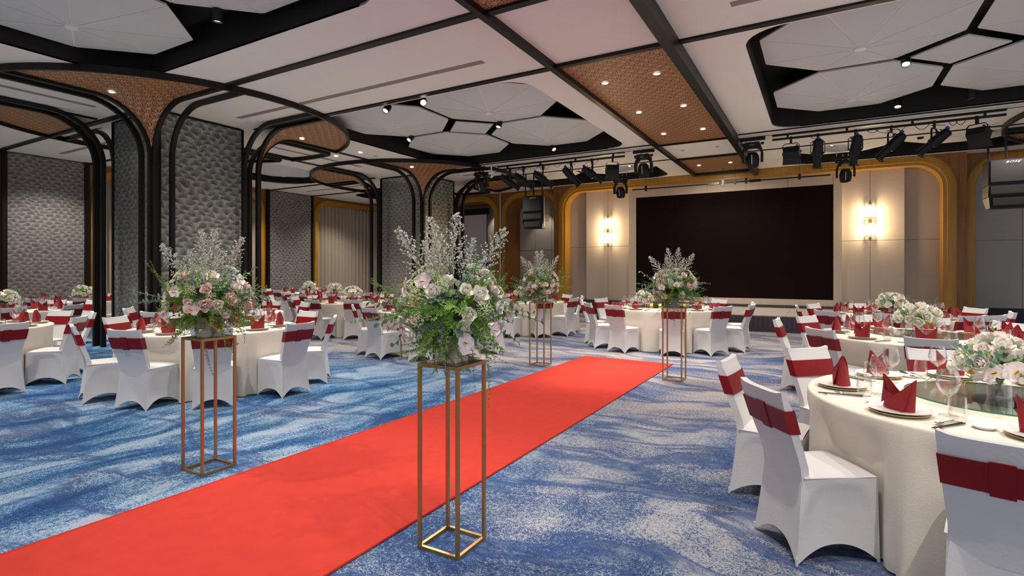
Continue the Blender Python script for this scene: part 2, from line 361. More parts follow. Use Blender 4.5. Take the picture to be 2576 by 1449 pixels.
# beams and shadow gaps of the ceiling grid
def cbox(name, x0, x1, y0, y1, z0, z1, m): return MB().box(x0, x1, y0, y1, z0, z1).build(name, M[m], ceil)
cbox('beam', -3.42, -3.33, -6, 17.25, 4.41, CZ, 'black')
cbox('beam', -1.70, -1.59, -6, 17.3, 4.30, CZ, 'black')
cbox('beam_flange', -1.725, -1.70, -6, 17.3, 4.30, 4.34, 'black')
for a, b in ((-10.4, -3.42), (-1.59, 9)):
    cbox('cross_beam', a, b, 7.12, 7.22, 4.47, CZ, 'black')
cbox('cross_beam', -18.3, -3.42, 5.16, 5.28, 4.47, CZ, 'black')
cbox('cross_beam', -1.59, 9, 5.16, 5.28, 4.47, CZ, 'black')
cbox('cross_beam', -3.33, -1.7, 5.18, 5.28, 4.45, CZ, 'black'); cbox('cross_beam', -3.33, -1.7, 7.08, 7.17, 4.45, CZ, 'black')
cbox('cross_beam', -3.33, -1.7, 12.80, 12.86, 4.45, CZ, 'black'); cbox('cross_beam', -3.33, -1.7, 14.70, 14.77, 4.45, CZ, 'black')
cbox('cross_beam', -3.33, -1.7, 17.1, 17.3, 4.42, CZ, 'black')
cbox('cross_beam', -18.3, -12.5, 7.12, 7.2, 4.47, CZ, 'black')
for y0 in (12.8, 14.68): cbox('cross_beam', -17.7, -12.5, y0, y0+.07, 4.47, CZ, 'black')
for a, b in ((-9.6, -3.42), (-1.59, 6)): cbox('cross_beam', a, b, 14.66, 14.70, 4.48, CZ, 'black')
for a in (-12.42, -10.62):
    for c, d in ((-6, 5.1), (9.4, 10.7)): cbox('cross_beam', a, a+.07, c, d, 4.47, CZ, 'black')
cbox('carved_panel', -3.33, -1.7, -2, 5.18, 4.485, 4.497, 'scallop')
cbox('carved_panel', -3.33, -1.7, 7.17, 12.80, 4.485, 4.497, 'scallop')
cbox('carved_panel', -3.33, -1.7, 14.77, 17.1, 4.485, 4.497, 'scallop')
# folding partition track
for a, b in ((-9.2, -3.42), (-1.59, 9)):
    cbox('partition_track', a, b, 12.72, 13.10, 4.475, CZ, 'void'); cbox('track_rail', a, b, 12.745, 12.785, 4.455, 4.475, 'white'); cbox('track_rail', a, b, 12.88, 12.95, 4.455, 4.475, 'white')
cbox('air_slot', -9.93, -4.2, 6.42, 6.53, 4.494, CZ, 'greyband'); cbox('air_slot', -.88, 5.5, 6.42, 6.53, 4.494, CZ, 'greyband')
cbox('air_slot', -11.58, -11.47, 0, 4.72, 4.494, CZ, 'greyband'); cbox('air_slot', -11.58, -11.47, 8.2, 11.3, 4.494, CZ, 'greyband')
cbox('air_slot', -16.9, -13.6, 6.12, 6.23, 4.494, CZ, 'greyband'); cbox('air_slot', -16.9, -13.6, 13.72, 13.83, 4.494, CZ, 'greyband')
cbox('air_slot', -9.8, -7.5, 13.9, 14.0, 4.494, CZ, 'greyband')

# ------------------------------------------------------------ arched panels
def arch_hole(a0, a1, b0, b1, r, n=10):
    return [(a0, b0)]+[(a0+r-r*cos(radians(90*i/n)), b1-r+r*sin(radians(90*i/n))) for i in range(n+1)]+[(a1-r+r*sin(radians(90*i/n)), b1-r+r*cos(radians(90*i/n))) for i in range(n+1)]+[(a1, b0)]
def arch_board(name, parent, o, h, fn, t, m):
    """board o=(a0,a1,b1) standing on the floor with an arched opening h=(a0,a1,b1,r)"""
    hole = arch_hole(h[0], h[1], 0, h[2], h[3])
    out = [(o[0], 0)]+hole+[(o[1], 0), (o[1], o[2]), (o[0], o[2])]
    out = [(o[0], 0), hole[0]]+hole[1:-1]+[hole[-1], (o[1], 0), (o[1], o[2]), (o[0], o[2])]
    return MB().poly(out, [], fn, t).build(name, M[m], parent)
def arch_mould(name, parent, h, fn, w, d, m):
    """stepped moulding swept round the arched opening"""
    path = arch_hole(h[0], h[1], 0, h[2], h[3]); n = len(path); vv = []; prof = [(0, 0), (0, d*.55), (w*.25, d*.62), (w*.28, d*.9), (w*.6, d), (w*.85, d*.85), (w*.88, d*.5), (w, d*.4), (w, 0)]
    for i, (a, b) in enumerate(path):
        pa, pb = path[max(i-1, 0)]; na, nb = path[min(i+1, n-1)]; ta, tb = na-pa, nb-pb; L = hypot(ta, tb); na_, nb_ = -tb/L, ta/L
        vv += [fn(a+na_*w0, b+nb_*w0, d0) for w0, d0 in prof]
    k = len(prof)
    f = [(i*k+j, i*k+j+1, (i+1)*k+j+1, (i+1)*k+j) for i in range(n-1) for j in range(k-1)]
    return MB().add(vv, f).build(name, M[m], parent, smooth=True)

# left wall: X = -17.7
wl = MB().box(-18.6, -18.3, -6, 19.2, 0, CZ).build('wall_left', M['fabric_wall']); struct(wl)
fL = lambda a, b, d: (-17.7+d, a, b)
for a, b in ((5.36, 6.99), (12.76, 14.63)):
    MB().box(-18.3, -17.70, a, b, .0, CZ-.03).build('wallpaper_panel', M['paper_Y'], wl)
for a, b in ((5.26, 5.36), (6.99, 7.11), (12.66, 12.76), (14.63, 14.73)): MB().box(-18.3, -17.66, a, b, 0, CZ).build('panel_edge', M['black'], wl)
for a, b in ((1.0, 5.26), (7.11, 12.66), (14.73, 17.6)):
    arch_board('wooden_surround', wl, (a, b if b < 17 else 18.9, CZ), (a+.27, b-.27 if b < 17 else 18.85, 4.2, .55), lambda p, q, d: (-17.78-d, p, q), .1, 'wood')
    arch_mould('arch_moulding', wl, (a+.27, b-.27 if b < 17 else 18.85, 4.2, .55), lambda p, q, d: (-17.78+d, p, q), .2, .1, 'gold_wood')
def curtain(parent, p0, p1, z0, z1, seed, label, amp=.075, per=.2):
    r = random.Random(seed); L = hypot(p1[0]-p0[0], p1[1]-p0[1]); n = int(L/per)*8; dx, dy = (p1[0]-p0[0])/L, (p1[1]-p0[1])/L; ph = [r.uniform(-.5, .5) for _ in range(n+2)]
    def fn(u, v):
        s = u*L; w = sin(s/per*2*pi+ph[int(u*n/9)]*1.2)*amp*(1+.3*sin(s*2.3))
        return (p0[0]+dx*s-dy*w, p0[1]+dy*s+dx*w, z0+(z1-z0)*v)
    return tag(MB().grid(fn, n, 6).build('curtain', M['curtain'], parent, smooth='all'), label, 'curtain', None)
curtain(None, (-18.05, 7.3), (-18.05, 12.5), .02, 4.35, 1, 'beige pleated curtain between the two wallpaper panels of the left wall', )
curtain(None, (-18.05, 14.9), (-18.05, 18.2), .02, 4.35, 2, 'beige pleated curtain on the left wall beyond the far wallpaper panel')
curtain(None, (-18.05, 1.2), (-18.05, 5.1), .02, 4.35, 3, 'beige pleated curtain at the left edge before the near wallpaper panel')
curtain(None, (-18.0, 18.3), (-14.2, 18.3), .02, 4.35, 4, 'beige pleated curtain on the end wall beside the far column')

# end wall: Y = 17.8
wf = MB().box(-18.6, 10, 18.95, 19.2, 0, CZ).build('wall_front', M['fabric_wall']); struct(wf)
fF = lambda y: (lambda a, b, d: (a, y-d, b))
def alcove(o0, o1, h0, h1, top, r, panel, base, y=17.8):
    arch_board('wooden_surround', wf, (o0, o1, CZ), (h0, h1, top, r), lambda p, q, d: (p, y+d, q), .12, 'wood')
    arch_mould('arch_moulding', wf, (h0, h1, top, r), lambda p, q, d: (p, y-d, q), -.0+.2, .07, 'gold_wood')
    hole = arch_hole(h0, h1, 0, top, r); n = len(hole)
    hole = arch_hole(h0+.004, h1-.004, 0, top-.004, r)
    MB().add([(a, y-.03, b) for a, b in hole]+[(a, 18.88, b) for a, b in hole], [(i, i+1, n+i+1, n+i) for i in range(n-1)]).build('curved_reveal', M['wood'], wf, smooth='all')
    MB().box(h0+.02, h1-.02, 18.86, 18.95, .5, top-.1).build('upholstered_panel', M[panel], wf)
    for xx in [h0+(h1-h0)*k/3 for k in (1, 2)]: MB().box(xx-.004, xx+.004, 18.855, 18.87, .5, top-.1).build('panel_joint', M['dark_line'], wf)
    MB().box(h0+.02, h1-.02, 18.855, 18.87, 2.30, 2.31).build('panel_joint', M['dark_line'], wf)
    MB().box(h0+.02, h1-.02, 18.84, 18.95, 0, .49).build('baseboard', M[base], wf)
alcove(-14.3, -10.77, -13.8, -11.02, 4.22, .6, 'fabric_wall', 'base')
alcove(-10.77, -8.3, -10.5, -8.36, 4.25, .6, 'fabric_wall', 'base')
alcove(3.2, 7.2, 3.42, 6.9, 4.25, .6, 'grey_wall', 'navy')
arch_board('wooden_surround', wf, (-18.7, -14.3, CZ), (-18.65, -14.6, 4.2, .4), lambda p, q, d: (p, 17.8+d, q), .1, 'wood')
arch_mould('arch_moulding', wf, (-18.65, -14.6, 4.2, .4), lambda p, q, d: (p, 17.8-d, q), .2, .08, 'gold_wood')
# stage portal
arch_board('wooden_portal', wf, (-8.3, 3.2, CZ), (-7.84, 2.72, 4.26, .6), lambda p, q, d: (p, 17.45+d, q), .4, 'wood')
arch_mould('portal_moulding', wf, (-7.84, 2.72, 4.26, .6), lambda p, q, d: (p, 17.45-d, q), .27, .1, 'gold_wood')
hole = arch_hole(-7.84, 2.72, 0, 4.26, .6); n = len(hole)
hole = arch_hole(-7.836, 2.716, 0, 4.256, .6)
MB().add([(a, 17.40, b) for a, b in hole]+[(a, 17.9, b) for a, b in hole], [(i, i+1, n+i+1, n+i) for i in range(n-1)]).build('portal_soffit', M['gold_wood'], wf, smooth='all')
def pbox(name, x0, x1, z0, z1, y, m, th=.05): return MB().box(x0, x1, y, y+th, z0, z1).build(name, M[m], wf)
for x0, x1 in ((-7.84, -7.18), (1.95, 2.72)):
    pbox('upholstered_panel', x0, x1, .48, 2.325, 17.84, 'fabric_wall'); pbox('upholstered_panel', x0, x1, 2.335, 4.3, 17.84, 'fabric_wall')
for x0, x1 in ((-7.18, -6.385), (-6.375, -5.62), (.52, 1.175), (1.185, 1.95)):
    pbox('upholstered_panel', x0, x1, .48, 2.325, 17.76, 'fabric_light', .13); pbox('upholstered_panel', x0, x1, 2.335, 4.3, 17.76, 'fabric_light', .13)
pbox('panel_backing', -7.84, 2.72, 0, 4.4, 17.9, 'dark_line')
for x0, x1 in ((-5.62, -5.37), (.31, .52)):
    pbox('screen_surround', x0, x1, .48, 4.3, 17.68, 'fabric_light', .2)
nx = 5
for i in range(nx):
    a = -5.37+5.68*i/nx; b = -5.37+5.68*(i+1)/nx
    pbox('screen_surround', a, b-.008, 3.94, 4.3, 17.68, 'fabric_light', .2)
pbox('screen_surround', -5.37, .31, .48, .66, 17.68, 'fabric_light', .2)
for x0, x1 in ((-7.84, 2.72),): pbox('baseboard', x0, x1, 0, .48, 17.66, 'base', .2)
scr = thing('led_screen', 'large dark LED screen wall behind the stage', 'screen', (-2.53, 17.72, .66))
nxs, nzs = 6, 4
for i in range(nxs):
    for j in range(nzs):
        MB().box(-2.83+5.66*i/nxs+.0005, -2.83+5.66*(i+1)/nxs-.0005, -.03, .05, 3.27*j/nzs+.0005, 3.27*(j+1)/nzs-.0005).build('screen_panel', M['screen'], scr)
# right wall far off frame
# conduit pole
pl = thing('partition_post', 'slender pale metal post from floor to ceiling between the two alcoves', 'post', (ray_k(1258)*17.3, 17.3, 0))
MB().cyl((0, 0, 0), (0, 0, 4.5), .035, n=12).build('shaft', M['pole'], pl, smooth=True); MB().cyl((0, 0, 4.4), (0, 0, 4.5), .07, n=16).build('collar', M['pole'], pl); MB().cyl((0, 0, 0), (0, 0, .02), .07, n=16).build('foot_plate', M['pole'], pl)
# projection screen in the first alcove
ps = thing('projection_screen', 'roll-down projection screen with black case in the left alcove', 'projection screen', (-12.6, 18.55, 2.1))
MB().box(-.75, .82, -.07, .07, 1.7, 1.95).build('case', M['rig'], ps)
MB().box(-.72, .74, -.005, .005, -.3, 1.7).build('fabric', M['proj'], ps); MB().box(.74, .78, -.006, .006, -.3, 1.7).build('border', M['rig'], ps); MB().box(-.74, .79, -.012, .012, -.36, -.3).build('bottom_bar', M['rig'], ps)

# ------------------------------------------------------------ columns and their canopies
def column(cx, cy, label):
    w = .83; e = thing('column', label, 'column', (cx, cy, 0))
    MB().box(-w+.03, w-.03, -w+.03, w-.03, 0, CZ).build('core', M['void'], e)
    for s in (-1, 1):
        MB().box(-w+.035, w-.035, s*w-.015, s*w+.015, .01, 4.45).build('mirror_panel', M['paper_colX'], e)
        MB().box(s*w-.015, s*w+.015, -w+.035, w-.035, .01, 4.45).build('patterned_panel', M['paper_colY'], e)
        for q in (-1, 1): MB().box(s*w-.035, s*w+.022, q*w-.035, q*w+.022, 0, 4.47).build('corner_trim', M['black'], e)
    MB().box(-w-.02, w+.02, -w-.02, w+.02, 4.45, 4.48).build('top_trim', M['black'], e)
    return e
column(-11.48, 6.2, 'square column near the left, clad in silvery tree-pattern panels'); column(-11.52, 13.82, 'farther square column clad in silvery tree-pattern panels')
RING = 3.34; HP = 1.07; AH = .72; ZT = 4.455; AR = .88; NA = 12
def rib_path(p, d, L, zt=ZT, a=AR):
    pts = [(p[0], p[1], 0), (p[0], p[1], zt-a)]
    pts += [(p[0]+d[0]*(a-a*cos(pi/2*i/NA)), p[1]+d[1]*(a-a*cos(pi/2*i/NA)), zt-a+a*sin(pi/2*i/NA)) for i in range(1, NA+1)]
    pts.append((p[0]+d[0]*L, p[1]+d[1]*L, zt)); return pts
def rib_mesh(mb, p, d, L, w=.075):
    pts = [Vector(q) for q in rib_path(p, d, L)]; sd = Vector((d[1], -d[0], 0)); k = 4; vv = []
    for i, q in enumerate(pts):
        t = (pts[min(i+1, len(pts)-1)]-pts[max(i-1, 0)]).normalized(); u = sd.cross(t)
        if i in (0,): u = Vector((-d[0], -d[1], 0))
        if u.length < .1: u = Vector((-d[0], -d[1], 0))
        h = w/2; vv += [q+sd*h+u*h, q-sd*h+u*h, q-sd*h-u*h, q+sd*h-u*h]
    n = len(pts)
    mb.add(vv, [(i*k+j, i*k+(j+1) % k, (i+1)*k+(j+1) % k, (i+1)*k+j) for i in range(n-1) for j in range(k)]+[(3, 2, 1, 0), ((n-1)*k, (n-1)*k+1, (n-1)*k+2, (n-1)*k+3)])
    return mb
def canopy(cx, cy, label, down=True):
    e = thing('column_canopy', label, 'canopy', (cx, cy, 0))
    # ring
    segs = [(-360, 0)]
    g0 = math.degrees(math.acos(HP/RING)); g1 = math.degrees(math.acos(AH/RING))
    arcs = [(180-g0, 360+g0), (g1, 180-g1)]
    for a0, a1 in arcs:
        n = max(6, int((a1-a0)/4)); pts = [(RING*cos(radians(a0+(a1-a0)*i/n)), RING*sin(radians(a0+(a1-a0)*i/n)), CZ-.05) for i in range(n+1)]
        MB().sweep(pts, [(-.025, -.05), (.025, -.05), (.025, .05), (-.025, .05)]).build('ring', M['black'], e)
    for sx in (-1, 1):
        for sy in (-1, 1):
            P0 = (sx*HP, sy*HP); L = sqrt(RING**2-HP**2)-HP
            def rmax(ph):
                dx, dy = sx*cos(ph), sy*sin(ph); b = P0[0]*dx+P0[1]*dy; return -b+sqrt(b*b-(P0[0]**2+P0[1]**2)+RING**2)
            def fan(u, v):
                ph = u*pi/2; rm = rmax(ph)-.02
                rho = AR*(1-cos(pi/2*min(1, v/.6))) if v < .6 else AR+(rm-AR)*(v-.6)/.4
                z = ZT+.015-(0 if rho >= AR else AR-sqrt(max(0, AR*AR-(AR-rho)**2)))
                return (P0[0]+sx*cos(ph)*rho, P0[1]+sy*sin(ph)*rho, z)
            MB().grid(fan, 14, 22).build('fan_panel', M['scallop'], e, smooth='all')
            rib_mesh(MB(), (P0[0], P0[1]-sy*.04), (sx, 0), L).build('rib', M['black'], e, smooth=True)
            rib_mesh(MB(), (P0[0]-sx*.04, P0[1]), (0, sy), L).build('rib', M['black'], e, smooth=True)
            L2 = sqrt(RING**2-AH**2)-HP
            rib_mesh(MB(), (sx*HP, sy*AH), (sx, 0), L2).build('rib', M['black'], e, smooth=True)
            rib_mesh(MB(), (sx*AH, sy*HP), (0, sy), L2).build('rib', M['black'], e, smooth=True)
    return e
canopy(-11.48, 6.2, 'round canopy of black arched ribs and carved wooden fans around the near column')
canopy(-11.52, 13.82, 'round canopy of black arched ribs and carved wooden fans around the farther column')
canopy(6.6, 14.3, 'edge of a black-ringed wooden canopy at the far right of the ceiling')

# ------------------------------------------------------------ ceiling lights
dl_ring = MB().lathe([(.045, .004), (.047, -.004), (.058, -.006), (.062, .004)], 20, caps=False).mesh('trim_ring', M['white'], True)
dl_disc = MB().cyl((0, 0, 0), (0, 0, .004), .046, n=20).mesh('lens', M['downlight'])
dl_off = MB().cyl((0, 0, 0), (0, 0, .004), .046, n=20).mesh('lens', M['off'])
def downlight(x, y, z, label, group, lit=True, e=0, ang=70, aim=None, col=(1, .92, .82)):
    t = thing('downlight', label, 'ceiling light', (x, y, z), 0, group)
    link('trim_ring', dl_ring, t); link('lens', dl_disc if lit else dl_off, t)
    if e: light('downlight_beam', 'SPOT', (x, y, z-.03), e, col, spot_size=radians(ang), spot_blend=.6, shadow_soft_size=.04)
for i, y in enumerate((8.13, 9.96, 11.8)):
    for x, s in ((-2.97, 'left'), (-2.15, 'right')):
        downlight(x, y, 4.476, '%s lit downlight of the %s pair in the long carved wooden panel' % (s, ('nearest', 'middle', 'farthest')[i]), 'downlights in the carved strip', e=0 if i == 2 else 200, ang=62)
for x, s in ((-2.99, 'left'), (-2.16, 'right')):
    downlight(x, 15.83, 4.476, '%s lit downlight in the small carved panel before the stage' % s, 'downlights in the carved strip', e=90)
    downlight(x, 13.72, 4.492, '%s unlit downlight in the white panel between the carved ones' % s, 'downlights in the carved strip', lit=False)
for x, y, s in ((-10.18, 4.41, 'front fan of the near canopy'), (-10.1, 8.1, 'right rear fan of the near canopy'), (-10.15, 11.9, 'front fan of the farther canopy')):
    downlight(x, y, 4.455, 'small lit downlight in the '+s, 'downlights in the canopies', e=110, ang=80)
for i, (x, y, lit) in enumerate(((-10.12, 9.89, 1), (-10.99, 9.88, 1), (-10.1, 10.4, 0))):
    downlight(x, y, 4.492, ('right small lit downlight between the two canopies', 'left small lit downlight between the two canopies', 'dark unlit downlight between the two canopies')[i], 'downlights between the canopies', lit=lit)
def can_light(x, y, label, aim, e, ang=50, z=4.62):
    t = thing('can_spotlight', label, 'spotlight', (x, y, 4.97), 0, 'black can spotlights in the ceiling recesses')
    MB().cyl((0, 0, 0), (0, 0, z-4.97+.14), .012, n=8).build('stem', M['rig'], t)
    d = (Vector(aim)-Vector((x, y, z))).normalized(); q = d.to_track_quat('-Z', 'Y')
    b = MB().lathe([(.0, .075), (.058, .075), (.062, .06), (.062, -.075), (.054, -.075), (.05, -.05), (0, -.05)], 18).build('body', M['rig'], t, (0, 0, z-4.97), True); b.rotation_mode = 'QUATERNION'; b.rotation_quaternion = q
    l = MB().cyl((0, 0, -.056), (0, 0, -.05), .046, n=16).build('lens', M['downlight'], b)
    if e:
        o = light('can_beam', 'SPOT', Vector((x, y, z))+d*.1, e, (1, .93, .84), spot_size=radians(ang), spot_blend=.7, shadow_soft_size=.05); o.rotation_mode = 'QUATERNION'; o.rotation_quaternion = q
TB = dict(  # tables: centre, radius
    T12=(.90, 4.02, .97), T13=(.98, 7.60, 1.0), T14=(1.05, 10.9, 1.0), T11=(-2.75, 11.0, 1.18), T1=(-6.95, 4.2, 1.0), T2=(-9.85, 2.45, 1.0), T3=(-13.3, 4.0, 1.0),
    T4=(-15.95, 6.3, 1.0), T17=(-9.2, 5.75, .95), T6=(-6.4, 8.1, 1.0), T10=(-6.35, 11.6, 1.0), T5=(-9.8, 9.35, 1.0), T8=(-12.5, 11.2, 1.0), T9=(-15.3, 12.6, 1.0))
cans = [(-6.9, 7.40, 'T1'), (-6.05, 7.40, 'carpet1'), (-5.95, 9.8, 'T6'), (-8.4, 9.8, 'T17'), (1.1, 9.86, 'T13'), (1.25, 12.3, 'T14'), (2.3, 12.3, None), (-5.9, 12.35, 'T11'), (.25, 15.3, 'T11'), (2.0, 15.5, None), (-4.85, 15.4, 'T10'), (-6.4, 3.9, 'T1')]
names = ['left of the two at the near edge of the middle recess', 'right of the two at the near edge of the middle recess', 'beside the small square baffle of the middle recess', 'at the left rim of the middle recess', 'below the small square baffle of the right recess',
         'in the far corner of the right recess', 'tilted at the far rim of the right recess', 'at the far rim of the middle recess', 'in the recess over the stage, behind the right truss', 'farther right in the recess over the stage', 'in the recess over the stage, left part', 'on a track in the top left recess']
targets = dict(carpet1=(-2.8, 3.2), **{k: v[:2] for k, v in TB.items()})
for (x, y, a), nm in zip(cans, names):
    tx, ty = targets[a] if a else (x+.4, y+.5)
    can_light(x, y, 'black can spotlight '+nm, (tx, ty, .6), 230 if a else 0, 48, 4.47 if abs(y-7.4) < .01 else 4.62)
# house spots with no fixture modelled, one over each table and over the runner
for k, (x, y, r) in TB.items():
    e = {'T12': 330, 'T13': 300, 'T14': 260, 'T1': 300, 'T2': 300, 'T3': 380, 'T4': 160, 'T17': 200, 'T6': 220, 'T10': 230, 'T5': 240, 'T8': 260, 'T9': 240, 'T11': 260}[k]
    light('table_beam', 'SPOT', (x+.35, y+.5, 4.4), e, (1, .94, .86), spot_size=radians(58), spot_blend=.8, shadow_soft_size=.06)
for x, y, e in ((-16.3, 6.2, 300), (-16.3, 11.5, 300), (-16.3, 15.5, 220), (-13.8, 3.2, 260), (-13.8, 9.6, 260), (-14.5, 14.2, 260), (-8.6, 2.0, 300), (-4.4, 5.9, 260), (-8.6, 7.0, 200), (-4.2, 9.2, 260), (-8.5, 13.6, 260), (-4.5, 14, 200),
                (-.6, 5.8, 240), (2.6, 5.9, 300), (-.6, 9.8, 240), (3.8, 9.8, 280), (3.5, 14.0, 260), (.2, 14.0, 180), (-.5, 2.2, 250), (-5.5, 1.2, 330), (-10.2, 10.0, 200), (6.5, 6, 260), (1.8, 1.0, 300), (-13.5, 6.2, 150)):
    light('room_fill', 'SPOT', (x, y, 4.40), e, (1, .91, .82), spot_size=radians(124), spot_blend=.75, shadow_soft_size=.05)  # wide fill spots without fixtures, added to brighten walls and ceiling by bounce
light('runner_beam', 'SPOT', (-2.6, 8.1, 4.4), 420, (1, .95, .9), (radians(-9), 0, 0), spot_size=radians(34), spot_blend=.8, shadow_soft_size=.05)
light('runner_beam', 'SPOT', (-3.3, 3.2, 4.4), 400, (1, .95, .9), (radians(-14), radians(-6), 0), spot_size=radians(66), spot_blend=.9, shadow_soft_size=.06)
light('bouquet_beam', 'SPOT', (-1.2, 1.6, 4.4), 120, (1, .94, .86), (radians(14), radians(10), 0), spot_size=radians(26), spot_blend=.9, shadow_soft_size=.06)
light('bouquet_beam', 'SPOT', (-3.6, 1.7, 4.4), 120, (1, .94, .86), (radians(12), radians(8), 0), spot_size=radians(26), spot_blend=.9, shadow_soft_size=.06)
light('stage_wash', 'SPOT', (-2.6, 15.6, 4.3), 200, (1, .86, .66), (radians(38), 0, 0), spot_size=radians(120), spot_blend=1, shadow_soft_size=.2)
light('curtain_fill', 'SPOT', (-16.4, 16.6, 4.3), 200, (1, .92, .80), (0, radians(-28), 0), spot_size=radians(90), spot_blend=.8, shadow_soft_size=.05)  # spot added only to brighten the far curtains, no fixture there
light('alcove_light', 'SPOT', (-11.5, 18.6, 4.1), 60, (1, .93, .84), spot_size=radians(80), spot_blend=.6, shadow_soft_size=.04)
light('alcove_light', 'SPOT', (-9.3, 18.5, 4.1), 60, (1, .93, .84), spot_size=radians(80), spot_blend=.6, shadow_soft_size=.04)

# wall sconces
def sconce(x, side):
    t = thing('wall_sconce', 'glowing two-tier glass wall sconce %s the dark screen' % side, 'wall lamp', (x, 17.76, 2.35), 0, 'wall sconces beside the screen')
    MB().box(-.04, .04, -.05, 0, .05, 1.0).build('back_plate', M['brass'], t)
    for z0 in (.08, .58):
        n = 12
        for i in range(n):
            a = pi+pi*(i+.5)/n
            MB().mbox(Matrix.Translation((.1*cos(a), -.02+.1*sin(a), z0+.19)) @ Matrix.Rotation(a, 4, 'Z'), .012, .02, .34).build('glass_rod', M['sconce'], t)
        for zz in (z0+.02, z0+.34):
            MB().sweep([(.112*cos(pi+pi*i/12), -.02+.112*sin(pi+pi*i/12), zz) for i in range(13)], [(-.006, -.01), (.006, -.01), (.006, .01), (-.006, .01)]).build('ring', M['brass'], t)
        light('sconce_glow', 'POINT', (x, 17.76-.16, 2.35+z0+.17), 40, (1, .74, .44), shadow_soft_size=.06)
sconce(-6.38, 'left of'); sconce(1.18, 'right of')

# ------------------------------------------------------------ stage
st = thing('stage', 'low stage platform with pleated dark skirt before the screen', 'stage', (-2.53, 16, 0))
MB().box(-2.97, 2.97, -1.55, 1.64, .36, .40).build('deck', M['stage'], st)
MB().box(-2.9, 2.9, -1.5, 1.64, 0, .36).build('frame', M['void'], st)
def skirt(u, v):
    s = u*5.96; return (-2.98+s, -1.57-.012*sin(s*60)*(1-v*.3), .10+.28*v)
MB().grid(skirt, 500, 2).build('pleated_skirt', M['skirt'], st, smooth='all')
MB().grid(lambda u, v: (2.985+.01*sin(u*190), -1.57+3.2*u, .10+.28*v), 260, 2).build('pleated_skirt', M['skirt'], st, smooth='all')
MB().box(-2.96, 2.96, -1.56, -1.53, .0, .12).build('kickboard', M['skirt'], st)
for k in range(1, 5): MB().box(-2.97+1.19*k-.003, -2.97+1.19*k+.003, -1.55, 1.6, .4, .402).build('deck_joint', M['dark_line'], st)
MB().box(-2.97, 2.97, .0, .006, .4, .402).build('deck_joint', M['dark_line'], st)

# ------------------------------------------------------------ stage lighting rig
RY_, RZ_ = 13.05, 4.36
def rig_bar(x0, x1, label):
    t = thing('lighting_bar', label, 'lighting bar', ((x0+x1)/2, RY_, RZ_)); h = (x1-x0)/2
    MB().cyl((-h, 0, 0), (h, 0, 0), .025, n=12).build('tube', M['rig'], t, smooth=True)
    MB().box(-h, h, -.06, .02, .07, .125).build('cable_tray', M['rig'], t)
    for k in range(4):
        xx = -h+.3+(2*h-.6)*k/3; MB().box(xx-.02, xx+.02, -.025, .025, 0, .13).build('hanger', M['rig'], t)
    r = random.Random(int(x0*10))
    for k in range(7):
        xx = r.uniform(-h+.2, h-.4); L = r.uniform(.15, .4); dp = r.uniform(.06, .13)
        MB().tube([(xx+L*i/8, .02, -dp*sin(pi*i/8)) for i in range(9)], .006, 5).build('cable', M['rig'], t)
rig_bar(-7.95, -4.25, 'left black lighting bar under the ceiling, hung with theatre lights'); rig_bar(-.92, 2.95, 'right black lighting bar under the ceiling, hung with theatre lights')
def yoke(mb, w, h, z0=-.10):
    mb.sweep([(-w, 0, z0-h), (-w, 0, z0-.04), (-w+.04, 0, z0), (w-.04, 0, z0), (w, 0, z0-.04), (w, 0, z0-h)], [(-.006, -.016), (.006, -.016), (.006, .016), (-.006, .016)], up=(0, 1, 0)); return mb
def profile_spot(px, label, d, seed):
    x = ray_k(px)*RY_; t = thing('theatre_spotlight', label, 'stage light', (x, RY_, RZ_-.02), 0, 'theatre spotlights on the lighting bars')
    MB().box(-.02, .02, -.035, .035, -.10, .05).build('clamp', M['rig'], t)
    dv = Vector(d).normalized(); q = dv.to_track_quat('Y', 'Z'); az = atan2(dv.x, dv.y)
    yoke(MB(), .13, .26).build('yoke', M['rig'], t, rot=(0, 0, -az))
    e = link('body', None, t, (0, 0, -.36)); e.rotation_mode = 'QUATERNION'; e.rotation_quaternion = q
    me = MB().sweep([(0, y, 0) for y in (-.30, -.27, -.13, -.10, .05, .07, .28, .30)], [(cos(2*pi*i/14), sin(2*pi*i/14)) for i in range(14)])
    rad = [.05, .085, .095, .10, .10, .075, .075, .085]
    v = []
    for j, y in enumerate((-.30, -.27, -.13, -.10, .05, .07, .28, .30)):
        for i in range(14): v.append((rad[j]*cos(2*pi*i/14), y, rad[j]*sin(2*pi*i/14)))
    f = [(j*14+i, j*14+(i+1) % 14, (j+1)*14+(i+1) % 14, (j+1)*14+i) for j in range(7) for i in range(14)]+[tuple(range(14))]
    e.data = None
    b = MB().add(v, f).build('housing', M['rig'], e, smooth=True)
    MB().cyl((0, .285, 0), (0, .295, 0), .075, n=14).build('lens', M['lens'], e)
    MB().box(-.12, .12, -.02, .02, -.015, .015).build('pivot', M['rig'], e)
    MB().box(-.02, .02, -.33, -.28, .03, .09).build('connector', M['blue'], e)
    for k in (-.22, -.17): MB().box(-.1, .1, k-.008, k+.008, -.01, .1).build('cooling_fin', M['rig'], e)
    MB().add([(-.09, .3, -.09), (.09, .3, -.09), (.09, .3, .09), (-.09, .3, .09), (-.09, .32, -.09), (.09, .32, -.09), (.09, .32, .09), (-.09, .32, .09)],
             [(0, 1, 5, 4), (1, 2, 6, 5), (2, 3, 7, 6), (3, 0, 4, 7)]).build('colour_frame', M['rig'], e)
    MB().tube([(.02, -.31, .06), (.05, -.30, .16), (.02, -.22, .24), (0, -.15, .3)], .006, 5).build('cable', M['rig'], e)
ords = ['leftmost', 'second', 'third', 'fourth', 'rightmost']
